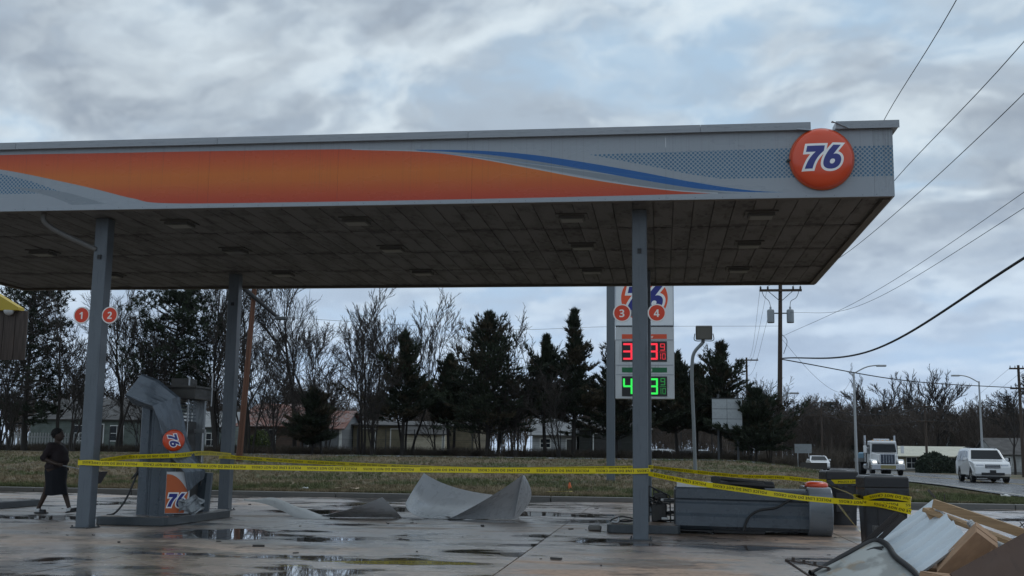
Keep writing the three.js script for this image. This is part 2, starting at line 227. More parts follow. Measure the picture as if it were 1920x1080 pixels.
// ------------------------------------------------------------------ canopy
const XL = -15.25, XR = 3.37, ZF = -16.45, ZR = -24.93, YB = 5.015, YT = 6.03;
const canopy = thing('station_canopy', 'long flat fuel station canopy with orange and blue swoosh fascia and dirty soffit', 'canopy', [0, 0, 0]);
function printFascia(x, w, h, x0, x1) { // the printed film on the fascia, drawn in metres
  const s = w / (x1 - x0); x.fillStyle = '#949ca4'; x.fillRect(0, 0, w, h); x.save(); x.scale(s, -s); x.translate(-x0, -YT);
  const curve = (pts) => { x.moveTo(...pts[0]); for (let i = 0; i < pts.length - 1; i++) { const p0 = pts[Math.max(0, i - 1)], p1 = pts[i], p2 = pts[i + 1], p3 = pts[Math.min(pts.length - 1, i + 2)]; x.bezierCurveTo(p1[0] + (p2[0] - p0[0]) / 6, p1[1] + (p2[1] - p0[1]) / 6, p2[0] - (p3[0] - p1[0]) / 6, p2[1] - (p3[1] - p1[1]) / 6, p2[0], p2[1]); } };
  const oU = [[-13.6, 5.93], [-10.61, 5.95], [-8.78, 5.94], [-6.99, 5.93], [-4.74, 5.905], [-3.55, 5.84], [-2.72, 5.71], [-1.9, 5.54], [-1.09, 5.37], [-0.29, 5.23], [0.3, 5.15], [0.85, 5.105]], oL = [[0.85, 5.105], [-1.89, 5.085], [-5.22, 5.08], [-7.65, 5.1], [-8.28, 5.19], [-8.91, 5.35], [-9.65, 5.52], [-10.59, 5.71], [-11.8, 5.86], [-13.6, 5.93]];
  const bU = [[-3.75, 5.875], [-2.72, 5.835], [-1.9, 5.75], [-1.09, 5.61], [-0.29, 5.45], [0.49, 5.28], [1.27, 5.145], [1.8, 5.1]], bL = [[1.8, 5.1], [1.11, 5.125], [0.49, 5.19], [-0.29, 5.335], [-1.09, 5.5], [-1.9, 5.66], [-2.72, 5.785], [-3.75, 5.87]];
  x.beginPath(); curve([[-3.4, 5.86], [-1.9, 5.7], [-0.29, 5.39], [0.8, 5.14], [1.3, 5.1]]); curve([[1.3, 5.1], [0.6, 5.11], [-0.29, 5.24], [-1.9, 5.56], [-3.4, 5.83]]); x.fillStyle = '#7b848c'; x.fill();
  const dots = (poly) => { x.save(); x.beginPath(); poly.forEach((p, i) => i ? x.lineTo(...p) : x.moveTo(...p)); x.clip(); x.fillStyle = '#386685'; for (let j = 0; j < 17; j++) for (let px = x0 - 0.2 - ((x0 * 1000) % 66) / 1000; px < x1 + 0.2; px += 0.066) { const X = Math.round(px / 0.066) * 0.066 + (j % 2) * 0.033; x.beginPath(); x.arc(X, 5.30 + j * 0.0325, 0.0175, 0, 7); x.fill(); } x.restore(); };
  dots([[-1.05, 5.735], [0.5, 5.75], [3.4, 5.775], [3.4, 5.31], [1.65, 5.32], [0.88, 5.325], [0.4, 5.41], [-0.06, 5.52]]); dots([[-10.9, 5.72], [-10.58, 5.64], [-10.02, 5.5], [-9.45, 5.3], [-12, 5.3], [-12, 5.75]]);
  x.beginPath(); curve([[-10.4, 5.42], [-9.55, 5.33], [-9.1, 5.22], [-8.72, 5.11]]); x.lineTo(-9.3, 5.1); curve([[-9.3, 5.1], [-9.7, 5.25], [-10.4, 5.42]]); x.fillStyle = '#7f8890'; x.fill();
  x.beginPath(); curve(oU); curve(oL); x.closePath(); const g = x.createLinearGradient(0, 5.95, 0, 5.08); g.addColorStop(0, '#c0421a'); g.addColorStop(0.45, '#c8681a'); g.addColorStop(0.6, '#c4641a'); g.addColorStop(1, '#b03616'); x.fillStyle = g; x.fill(); x.strokeStyle = '#a8aeb4'; x.lineWidth = 0.018; x.beginPath(); curve(oU.slice(4)); x.stroke();
  x.beginPath(); curve(bU); curve(bL); x.closePath(); x.fillStyle = '#0a5698'; x.fill(); x.restore();
  const q = rng(Math.round(x0 * 100) + 999); for (let i = 0; i < 46; i++) { const px = q() * w, l = h * (0.15 + 0.8 * q()); x.fillStyle = 'rgba(45,42,38,' + (0.02 + 0.05 * q()) + ')'; x.fillRect(px, 0, 1 + q() * 4, l); } for (let i = 0; i < 90; i++) { x.fillStyle = 'rgba(40,36,32,' + (0.08 + 0.2 * q()) + ')'; x.fillRect(q() * w, q() * h, 1 + q() * 2, 1 + q() * 2); } for (let px = 8; px < w; px += 120) { x.fillStyle = 'rgba(60,62,66,0.6)'; x.beginPath(); x.arc(px, h - 8, 2, 0, 7); x.fill(); }
}
{ const seams = [XL, -13.1, -10.14, -7.04, -4.95, -2.84, 0.09, 3.09, XR];
  for (let i = 0; i < seams.length - 1; i++) { const a = seams[i] + 0.001, b = seams[i + 1] - 0.001, w = Math.round((b - a) * 300), t = canvasTex(w, 304, (x, W, H) => printFascia(x, W, H, a, b));
    const g = new THREE.PlaneGeometry(b - a, YT - YB).translate((a + b) / 2, (YT + YB) / 2, ZF + 0.004);
    const body = box(a, b, YB, YT, ZF - 0.03, ZF); const p = mesh('fascia_panel', body, M.cap, canopy); mesh('printed_film', g, new THREE.MeshPhysicalMaterial({ map: t, roughness: 0.35, roughnessMap: grimeRough }), p); }
  for (const [x0, x1, z0, z1] of [[XR - 0.03, XR, ZR, ZF - 0.033], [XL, XL + 0.03, ZR, ZF - 0.033]]) for (let k = 0; k < 3; k++) mesh('side_panel', box(x0, x1, YB, YT, lerp(z0, z1, k / 3) + 0.003, lerp(z0, z1, (k + 1) / 3) - 0.003), M.cap, canopy);
  for (let k = 0; k < 6; k++) mesh('rear_panel', box(lerp(XL, XR, k / 6) + 0.003, lerp(XL, XR, (k + 1) / 6) - 0.003, YB, YT, ZR - 0.034, ZR - 0.004), M.cap, canopy);
  // the metal coping, torn open above the emblem
  const cap = (a, b) => [box(a, b, YT + 0.01, YT + 0.1, ZF - 0.25, ZF + 0.085), box(a, b, YT - 0.012, YT + 0.01, ZF + 0.07, ZF + 0.085)];
  for (const [a, b] of [[XL - 0.08, -10.3], [-10.295, -6.9], [-6.895, -2.9], [-2.895, 0.6], [0.605, 2.2], [2.56, XR + 0.085]]) mesh('coping', cap(a, b), M.cap, canopy);
  mesh('coping', [box(XR - 0.2, XR + 0.085, YT + 0.01, YT + 0.1, ZR, ZF - 0.255), box(XL - 0.085, XL + 0.2, YT + 0.01, YT + 0.1, ZR, ZF - 0.255), box(XL, XR, YT + 0.01, YT + 0.1, ZR - 0.1, ZR - 0.003)], M.cap, canopy);
  mesh('bent_flap', sheetGeo((u, v) => [2.2 - 0.2 * v + 0.0 * u, YT + 0.1 - 0.11 * u - 0.02 * (1 - v), ZF + 0.02 + 0.08 * u], 2, 2, 0.004), M.cap, canopy);
  mesh('bent_flap', sheetGeo((u, v) => [2.5 + 0.25 * v, YT + 0.1 - 0.12 * u * v, ZF + 0.02 + 0.09 * u], 2, 2, 0.004), M.cap, canopy);
  mesh('roof_deck', box(XL + 0.035, XR - 0.035, YB + 0.09, YT - 0.2, ZR, ZF - 0.034), M.darkSteel, canopy);
  const ball = mesh('emblem', dome(0.45, 0.15), M.emblem, canopy); ball.position.set(2.35, 5.58, ZF + 0.035); mesh('emblem_rim', new THREE.TorusGeometry(0.445, 0.022, 8, 40), std(0.5, 0.09, 0.025, 0.4), ball); mesh('bracket', box(-0.5, -0.42, -0.03, 0.0, -0.03, 0.02), M.black, ball);
}
// soffit: pressed panels, each its own sheet
const soffitMats = [0, 1, 2, 3].map((k) => new THREE.MeshStandardMaterial({ roughness: 0.7, map: dataTex(128, 512, (u, v) => { const a = fbm(u * 1.6 + k * 13, v * 4 + k * 7, 5), b = fbm(u * 4 + k * 31, v * 15, 5), e = Math.min(v, 1 - v), g = fbm(u * 30, v * 120 + k, 3); let c = mix3([0.14, 0.14, 0.137], [0.092, 0.091, 0.088], sstep(0.4, 0.65, a)); c = mix3(c, [0.034, 0.033, 0.032], 0.9 * sstep(0.58, 0.74, b * 0.65 + a * 0.35 + (e < 0.07 ? 0.13 : 0))); const t = 0.9 + 0.2 * g; return [c[0] * t, c[1] * t, c[2] * t]; }, true) }));
{ const r = rng(23), nx = 60, rows = 4, g0 = new THREE.BoxGeometry((XR - XL - 0.2) / nx - 0.012, 0.03, (ZF - ZR - 0.2) / rows - 0.03);
  const p = g0.attributes.position, uv = g0.attributes.uv; for (let i = 0; i < p.count; i++) uv.setXY(i, p.getX(i) / 0.31 + 0.5, p.getZ(i) / 2.06 + 0.5);
  for (let i = 0; i < nx; i++) for (let j = 0; j < rows; j++) { const m = mesh('soffit_panel', g0, soffitMats[Math.floor(r() * 4)], canopy); m.position.set(XL + 0.1 + (i + 0.5) * (XR - XL - 0.2) / nx, YB + 0.045 + (r() - 0.5) * 0.008, ZR + 0.1 + (j + 0.5) * (ZF - ZR - 0.2) / rows); if (r() < 0.5) m.rotation.y = Math.PI; }
  mesh('soffit_trim', [box(XL + 0.035, XR - 0.035, YB - 0.02, YB + 0.03, ZR + 0.0, ZR + 0.11), box(XL + 0.035, XR - 0.035, YB + 0.0, YB + 0.03, ZF - 0.14, ZF - 0.034), box(XR - 0.14, XR - 0.033, YB - 0.02, YB + 0.03, ZR + 0.112, ZF - 0.145), box(XL + 0.033, XL + 0.14, YB - 0.02, YB + 0.03, ZR + 0.112, ZF - 0.145)], paint(0.1, 0.085, 0.07, 0.6), canopy);
  const fx = paint(0.1, 0.098, 0.094, 0.6), lens = std(0.12, 0.118, 0.113, 0.3);
  for (const x of [-11.9, -8.0, -4.95, -1.4, 1.57]) for (const z of [-17.6, -20.1, -22.85]) { const l = mesh('light_fixture', [box(x - 0.25, x + 0.25, YB + 0.005, YB + 0.03, z - 0.22, z + 0.22), box(x - 0.2, x + 0.2, YB - 0.045, YB + 0.004, z - 0.17, z + 0.17)], fx, canopy); mesh('lens', box(x - 0.17, x + 0.17, YB - 0.052, YB - 0.047, z - 0.14, z + 0.14), lens, l); }
  mesh('drain_pipe', tube([[-9.95, YB + 0.02, -16.75], [-9.95, YB - 0.09, -16.76], [-9.85, YB - 0.2, -16.85], [-9.25, YB - 0.5, -17.2]], 0.045, 24, 10), paint(0.17, 0.17, 0.165, 0.5), canopy);
}
function numberDisc(n) { return new THREE.MeshStandardMaterial({ map: canvasTex(256, 256, (x, w) => { x.fillStyle = '#e9e6e1'; x.fillRect(0, 0, w, w); x.fillStyle = '#d8401e'; x.beginPath(); x.arc(128, 128, 112, 0, 7); x.fill(); x.fillStyle = '#f0ece6'; x.font = 'bold 150px sans-serif'; x.textAlign = 'center'; x.textBaseline = 'middle'; x.fillText(n, 126, 134); }), roughness: 0.4 }); }
function canopyColumn(x, z, nums) {
  const c = mesh('column', rbox(-0.115, 0.115, 0, YB + 0.03, -0.115, 0.115, 0.018, 2), M.column, canopy); c.position.set(x, 0, z); worldUV(c.geometry, 'x', 'y', 1.3, 1.7);
  mesh('base_plate', [box(-0.17, 0.17, 0.001, 0.02, -0.17, 0.17), ...[[-1, -1], [1, -1], [-1, 1], [1, 1]].map(([a, b]) => rod([a * 0.145, 0.02, b * 0.145], [a * 0.145, 0.05, b * 0.145], 0.012))], M.darkSteel, c);
  nums.forEach(([n, dx]) => { const d = new THREE.Group(); d.name = 'number_disc'; c.add(d); d.position.set(dx, 3.42, 0.1); const disc = new THREE.CylinderGeometry(0.14, 0.14, 0.02, 40).rotateX(Math.PI / 2); mesh('disc', disc, M.white, d); const face = new THREE.CircleGeometry(0.138, 40).translate(0, 0, 0.0115); mesh('number_print', face, numberDisc(n), d); mesh('disc_bracket', box(dx > 0 ? -dx + 0.116 : 0.05, dx > 0 ? -0.05 : -dx - 0.116, -0.05, 0.05, -0.03, -0.011), M.silver, d); });
  mesh('junction_box', box(-0.03, 0.03, 4.35, 4.42, 0.116, 0.14), M.black, c); return c;
}
canopyColumn(-9.17, -17.3, [['1', -0.25], ['2', 0.24]]); canopyColumn(-0.32, -17.3, [['3', -0.27], ['4', 0.26]]); canopyColumn(-9.17, -23.15, []); canopyColumn(-0.32, -23.15, []);

// ------------------------------------------------------------------ price sign on its post
{ const s = thing('price_sign', 'tall roadside price sign with red and green lit digits on one grey post', 'sign', [0, 0, -41], 0); const gy = groundHeight(-1.8, -41);
  mesh('post', rbox(-1.97, -1.67, gy - 0.2, 8.9, -0.15, 0.15, 0.02), M.column, s);
  const face = canvasTex(512, 560, (x, w, h) => { x.fillStyle = '#dfe3e6'; x.fillRect(0, 0, w, h); x.fillStyle = '#e8501c'; x.beginPath(); x.arc(w / 2, h - 245, 210, 0, 7); x.fill(); numerals(x, w / 2 + 4, h - 245, 265); });
  const top = mesh('logo_cabinet', rbox(-1.65, 0.47, 5.91, 8.25, -0.16, 0.16, 0.02), M.silver, s); mesh('logo_face', new THREE.PlaneGeometry(2.06, 2.255).translate(-0.59, 7.08, 0.165), new THREE.MeshPhysicalMaterial({ map: face, roughness: 0.3 }), top);
  const cab = mesh('price_cabinet', rbox(-1.65, 0.47, 3.28, 5.88, -0.16, 0.16, 0.02), paint(0.6, 0.62, 0.64, 0.4), s);
  const header = (word, color, y0, y1) => mesh('grade_header', new THREE.PlaneGeometry(1.62, y1 - y0).translate(-0.6, (y0 + y1) / 2, 0.166), new THREE.MeshStandardMaterial({ roughness: 0.35, map: canvasTex(512, 52, (x, w, h) => { x.fillStyle = color; x.fillRect(0, 0, w, h); x.fillStyle = '#f2e9e4'; x.font = 'bold 40px sans-serif'; x.textAlign = 'center'; x.textBaseline = 'middle'; x.fillText(word, w / 2 + 30, h / 2 + 2); }) }), cab);
  header('Regular', '#d8502a', 5.45, 5.62); header('Diesel', '#14663c', 4.23, 4.41);
  mesh('frame_rail', [box(-1.62, 0.44, 5.40, 5.425, 0.161, 0.172), box(-1.62, 0.44, 4.485, 4.51, 0.161, 0.172), box(-1.62, 0.44, 4.14, 4.165, 0.161, 0.172)], M.silver, cab);
  const SEG = { 0: 'abcdef', 1: 'bc', 2: 'abged', 3: 'abgcd', 4: 'fgbc', 9: 'abcdfg' };
  function digit(n, x, y, w, h) { const t = w * 0.2, o = [], S = SEG[n], b = (x0, x1, y0, y1) => o.push(box(x + x0, x + x1, y + y0, y + y1, 0.176, 0.184)); const e = t * 0.18;
    if (S.includes('a')) b(e, w - e, h - t, h); if (S.includes('d')) b(e, w - e, 0, t); if (S.includes('g')) b(e, w - e, h / 2 - t / 2, h / 2 + t / 2);
    if (S.includes('f')) b(0, t, h / 2 + e, h - e); if (S.includes('e')) b(0, t, e, h / 2 - e); if (S.includes('b')) b(w - t, w, h / 2 + e, h - e); if (S.includes('c')) b(w - t, w, e, h / 2 - e); return o; }
  const led = (r, g, b) => new THREE.MeshStandardMaterial({ color: col(0.02, 0.02, 0.02), emissive: col(r, g, b), emissiveIntensity: 1, roughness: 0.4 });
  for (const [y0, y1, ds, big, small] of [[4.62, 5.36, [3, 2, 3], led(1.0, 0.03, 0.06), led(0.55, 0.02, 0.03)], [3.37, 4.09, [4, 1, 3], led(0.03, 0.85, 0.1), led(0.01, 0.16, 0.03)]]) {
    const d = mesh('digit_panel', box(-1.41, 0.21, y0, y1, 0.161, 0.174), M.black, cab); const h = (y1 - y0) - 0.14;
    mesh('digit', digit(ds[0], -1.37, y0 + 0.07, 0.34, h), big, d); mesh('digit', digit(ds[1], -0.89, y0 + 0.07, 0.34, h), big, d); mesh('digit', digit(ds[2], -0.46, y0 + 0.07, 0.34, h), big, d); mesh('point', box(-0.98, -0.94, y0 + 0.07, y0 + 0.12, 0.176, 0.184), big, d);
    mesh('tenths', [...digit(9, -0.03, y0 + 0.40, 0.17, 0.26), box(-0.06, 0.17, y0 + 0.345, y0 + 0.36, 0.176, 0.184), ...digit(1, -0.13, y0 + 0.08, 0.13, 0.22), ...digit(0, 0.04, y0 + 0.08, 0.12, 0.22)], small, d);
  }
}

// ------------------------------------------------------------------ pump islands
function island(x0, x1, z0, z1, label) { const s = thing('pump_island', label, 'pump island', [0, 0, 0], 0, 'raised pump islands under the canopy'); const sh = new THREE.Shape(), r = 0.16; sh.moveTo(x0 + r, -z0); sh.lineTo(x1 - r, -z0); sh.quadraticCurveTo(x1, -z0, x1, -z0 - r); sh.lineTo(x1, -z1 + r); sh.quadraticCurveTo(x1, -z1, x1 - r, -z1); sh.lineTo(x0 + r, -z1); sh.quadraticCurveTo(x0, -z1, x0, -z1 + r); sh.lineTo(x0, -z0 - r); sh.quadraticCurveTo(x0, -z0, x0 + r, -z0);
  const g = new THREE.ExtrudeGeometry(sh, { depth: 0.11, bevelEnabled: true, bevelThickness: 0.015, bevelSize: 0.015, bevelOffset: -0.015, bevelSegments: 2, curveSegments: 6 }).rotateX(-Math.PI / 2).translate(0, 0.018, 0); mesh('steel_form', g, paint(0.05, 0.06, 0.068, 0.4), s);
  const t = new THREE.ExtrudeGeometry(sh, { depth: 0.004, bevelEnabled: false, curveSegments: 6 }).rotateX(-Math.PI / 2); const cx = (x0 + x1) / 2, cz = (z0 + z1) / 2; t.translate(-cx, 0, -cz).scale(0.93, 1, 0.96).translate(cx, 0.1445, cz); mesh('concrete_fill', worldUV(t, 'x', 'z', CX1 - CX0, CZ0 - CZ1, CX0, CZ1), M.concrete, s); return s; }
// shape uses y = -z, so z0 is the far side
island(-9.38, -8.12, -20.9, -17.95, 'dark steel edged island carrying the torn standing fuel pump');
island(-0.9, 0.29, -21.6, -18.65, 'dark steel edged island whose fuel pump has been knocked off');
island(-15.6, -13.55, -23.6, -21.2, 'low dark steel edged island with nothing left standing on it');

// ------------------------------------------------------------------ fuel dispensers
M.pump = paint(0.095, 0.115, 0.138, 0.34, 0.1);
M.pumpLight = paint(0.36, 0.385, 0.41, 0.35, 0.2);
M.inner = paint(0.045, 0.043, 0.042, 0.7);
const endProfile = [[-0.33, -0.03], [-0.31, 0.0], [-0.17, 0.0], [-0.14, -0.035], [-0.11, -0.035], [-0.08, 0.0], [0.07, 0.0], [0.12, 0.045], [0.27, 0.045], [0.33, -0.03], [0.33, -0.1], [-0.33, -0.1]];
function endPanel(y0, y1) { return extrude(endProfile, y1 - y0).rotateX(-Math.PI / 2).scale(1, 1, -1).translate(0, y0, 0); }
{ const flip = (g) => { const i = g.index; if (i) { for (let k = 0; k < i.count; k += 3) { const a = i.getX(k); i.setX(k, i.getX(k + 2)); i.setX(k + 2, a); } } g.computeVertexNormals(); return g; };
  // the standing one: its cover and valance are peeled off and hang down its side
  const d = thing('fuel_pump', 'standing grey fuel pump with its cover torn open and hanging down', 'fuel pump', [-8.635, 0.145, -18.6], 0, 'fuel pumps');
  mesh('end_panel', flip(endPanel(0.0, 2.02)), M.pump, d);
  const rear = mesh('rear_panel', flip(endPanel(0.0, 0.72)), M.pump, d); rear.position.set(0.1, 0, -1.28); rear.rotation.z = -0.06;
  mesh('rear_upright', [box(0.08, 0.3, 0.74, 2.2, -1.3, -1.22), box(0.02, 0.05, 1.1, 2.3, -1.25, -1.2)], M.pumpLight, d);
  mesh('lower_cabinet', rbox(-0.27, 0.27, 0.0, 0.82, -1.2, -0.11, 0.02), M.inner, d);
  mesh('pump_head', [rbox(-0.25, 0.22, 0.95, 1.62, -1.1, -0.16, 0.02), box(-0.2, 0.16, 0.82, 0.95, -1.0, -0.3)], M.inner, d);
  mesh('louvre', [0, 1, 2, 3, 4, 5].map((k) => box(0.1, 0.24, 1.66 + k * 0.06, 1.68 + k * 0.06, -1.0, -0.55)), M.pump, d);
  mesh('top_box', [rbox(-0.1, 0.48, 2.0, 2.22, -1.15, -0.35, 0.015), box(-0.14, 0.52, 2.2, 2.235, -1.2, -0.3), box(-0.22, 0.1, 2.22, 2.4, -1.3, -0.9)], paint(0.06, 0.056, 0.05, 0.6), d);
  mesh('pipe', [rod([0.3, 1.0, -0.5], [0.3, 2.4, -0.5], 0.016), rod([0.52, 1.9, -1.0], [0.52, 2.5, -1.0], 0.014), rod([0.4, 0.9, -0.95], [0.4, 1.5, -0.95], 0.022), box(0.27, 0.46, 1.42, 1.48, -0.98, -0.9)], M.galv, d);
  const doorTex = canvasTex(256, 384, (x, w, h) => { x.fillStyle = '#c9ccd0'; x.fillRect(0, 0, w, h); x.fillStyle = '#c25f2e'; x.beginPath(); x.moveTo(0, 20); x.quadraticCurveTo(w * 0.5, 10, w * 0.95, h * 0.5); x.lineTo(w * 0.8, h); x.lineTo(0, h); x.fill(); numerals(x, 118, 262, 150); });
  const door = mesh('lower_door', box(-0.015, 0.015, 0.03, 0.74, -0.2, 0.2), M.pumpLight, d); door.position.set(0.40, 0, -0.03); door.rotation.y = -1.05; mesh('door_print', new THREE.PlaneGeometry(0.39, 0.69).rotateY(Math.PI / 2).translate(0.018, 0.385, 0), new THREE.MeshStandardMaterial({ map: doorTex, roughness: 0.4 }), door);
  // the peeled valance: a folded strip from the top down the right side
  const C = [[-0.47, 2.22, 0.08], [-0.16, 2.10, 0.12], [0.14, 1.93, 0.13], [0.24, 1.62, 0.09], [0.30, 1.30, 0.03], [0.46, 0.98, 0.0], [0.66, 0.74, -0.05], [0.66, 0.5, -0.12]], Wd = [[0.12, 0.2, -0.05], [0.14, 0.2, -0.05], [0.2, 0.09, -0.09], [0.19, 0.02, -0.10], [0.19, 0.0, -0.1], [0.18, 0.0, -0.1], [0.14, 0.02, -0.12], [0.1, 0.12, -0.1]];
  const seg = (A, u) => { const f = Math.min(A.length - 1.0001, u * (A.length - 1)), i = Math.floor(f), t = f - i; return [0, 1, 2].map((k) => lerp(A[i][k], A[i + 1][k], t)); }; // straight between creases
  const dent = rng(8), D = Array.from({ length: 200 }, () => dent() - 0.5);
  const strip = mesh('torn_valance', toCreasedNormals(plain(sheetGeo((u, v) => { const p = seg(C, u), w = seg(Wd, u), s = (v - 0.5) * 2; const lip = Math.abs(s) > 0.86 ? 0.045 : 0, k = D[(Math.round(u * 14) * 7 + Math.round(v * 6)) % 200] * 0.014; return [p[0] + w[0] * s + k, p[1] + w[1] * s, p[2] + w[2] * s - lip + k]; }, 14, 14, 0.005)), 0.35), paint(0.135, 0.162, 0.195, 0.3, 0.2), d);
  mesh('valance_return', sheetGeo((u, v) => [lerp(-0.58, 0.02, u) + 0.1 * v, lerp(2.03, 1.86, u) - 0.14 * v, lerp(0.13, 0.18, u) - 0.1 * v], 8, 4, 0.004), M.pump, strip);
  const e = mesh('emblem', dome(0.185, 0.06), M.emblem, strip); e.position.set(0.315, 1.27, 0.055); e.rotation.set(0, 0.45, -1.25);
  mesh('crumpled_sheet', toCreasedNormals(plain(sheetGeo((u, v) => [0.46 + 0.34 * u + 0.03 * Math.sin(v * 9), 0.05 + 0.26 * v + 0.05 * Math.sin(u * 8 + v * 3), 0.02 - 0.2 * u + 0.05 * Math.sin(u * 11 + v * 6)], 6, 5, 0.004)), 0.3), M.pumpLight, d);
  mesh('nozzle', [rbox(-0.44, -0.335, 0.66, 0.86, -0.3, -0.16, 0.02), rod([-0.39, 0.86, -0.2], [-0.37, 1.9, -0.2], 0.018), rod([-0.4, 0.72, -0.14], [-0.46, 0.6, -0.05], 0.02, 0.014)], M.black, d);
  mesh('hose', tube([[-0.38, 0.72, -0.1], [-0.4, 0.5, 0.02], [-0.5, 0.2, 0.1], [-0.62, 0.02, 0.2], [-0.7, -0.0, 0.28]], 0.017, 30, 8), M.rubber, d);
  mesh('loose_wires', [tube([[0.28, 1.5, -0.3], [0.42, 1.2, -0.35], [0.36, 0.9, -0.3], [0.5, 0.75, -0.4]], 0.012, 20, 6), tube([[0.5, 0.9, -0.5], [0.62, 0.7, -0.45], [0.6, 0.5, -0.5]], 0.014, 16, 6)], M.rubber, d);

  // the fallen one: lies on its side along the ground, its foot towards the empty island
  const f = thing('fuel_pump', 'grey fuel pump knocked over and lying on its side on the concrete', 'fuel pump', [0.22, 0.41, -18.95], 0, 'fuel pumps'); f.rotation.z = -Math.PI / 2 - 0.012;
  mesh('end_panel', flip(endPanel(0.0, 2.12)), M.pump, f);
  const rp = mesh('rear_panel', flip(endPanel(0.0, 2.12)), M.pump, f); rp.position.z = -1.25; rp.rotation.y = Math.PI; rp.position.z = -1.27;
  mesh('lower_cabinet', rbox(-0.27, 0.27, 0.0, 0.85, -1.15, -0.11, 0.02), M.inner, f);
  mesh('pump_head', rbox(-0.26, 0.24, 0.95, 2.1, -1.15, -0.11, 0.02), M.inner, f);
  mesh('upper_door', [box(-0.43, -0.345, 0.02, 0.6, -0.5, -0.08), box(-0.37, -0.345, 0.6, 1.6, -1.1, -0.65)], M.white, f);
  mesh('nozzle_cradle', [rbox(-0.45, -0.34, 0.66, 1.45, -0.6, -0.12, 0.03), rod([-0.50, 0.64, -0.2], [-0.44, 1.45, -0.2], 0.035), rod([-0.42, 0.9, -0.1], [-0.39, 1.6, -0.06], 0.028), rbox(-0.53, -0.4, 0.58, 0.74, -0.32, -0.14, 0.03), rbox(-0.47, -0.36, 1.42, 1.6, -0.3, -0.14, 0.03)], M.black, f);
  mesh('trim_rail', [box(-0.36, -0.335, 1.45, 2.1, -0.14, -0.11), box(-0.30, -0.28, 1.5, 2.1, -0.105, -0.02)], M.pumpLight, f);
  const drum = new THREE.Shape(); drum.moveTo(-0.40, 1.05); drum.lineTo(-0.40, 0.16); drum.bezierCurveTo(-0.40, -0.12, -0.16, -0.16, 0, -0.16); drum.bezierCurveTo(0.16, -0.16, 0.40, -0.12, 0.40, 0.16); drum.lineTo(0.40, 1.05); drum.bezierCurveTo(0.40, 1.3, 0.2, 1.42, 0, 1.42); drum.bezierCurveTo(-0.2, 1.42, -0.40, 1.3, -0.40, 1.05);
  const dg = new THREE.ExtrudeGeometry(drum, { depth: 0.34, bevelEnabled: true, bevelThickness: 0.02, bevelSize: 0.02, bevelOffset: -0.02, bevelSegments: 3, curveSegments: 16 }).rotateX(-Math.PI / 2).translate(0, 2.14, 0); // plan drawn with y pointing away
  const cap = mesh('valance', dg, paint(0.2, 0.225, 0.255, 0.28, 0.3), f);
  const em = mesh('emblem', dome(0.19, 0.07), M.emblem, cap); em.position.set(-0.41, 2.3, -0.35); em.rotation.y = -Math.PI / 2;
  mesh('hose', tube([[-0.28, 2.05, 0.06], [-0.2, 1.85, 0.1], [-0.06, 1.6, 0.12], [0.0, 1.32, 0.11], [0.12, 1.16, 0.12], [0.33, 1.08, 0.12]], 0.02, 40, 8), M.rubber, f);
  mesh('underside', [rbox(0.3, 0.39, 0.6, 1.45, -0.6, -0.05, 0.02), box(0.34, 0.36, 0.05, 0.6, -0.3, 0.04), rod([0.36, 0.5, 0.05], [0.395, 0.62, 0.08], 0.012)], M.black, f);
  mesh('foot_flange', [box(-0.3, 0.3, -0.02, 0.0, -1.2, -0.05), rod([-0.1, -0.02, -0.4], [-0.1, -0.2, -0.4], 0.03), rod([0.1, -0.02, -0.7], [0.12, -0.15, -0.7], 0.03)], M.darkSteel, f);
}
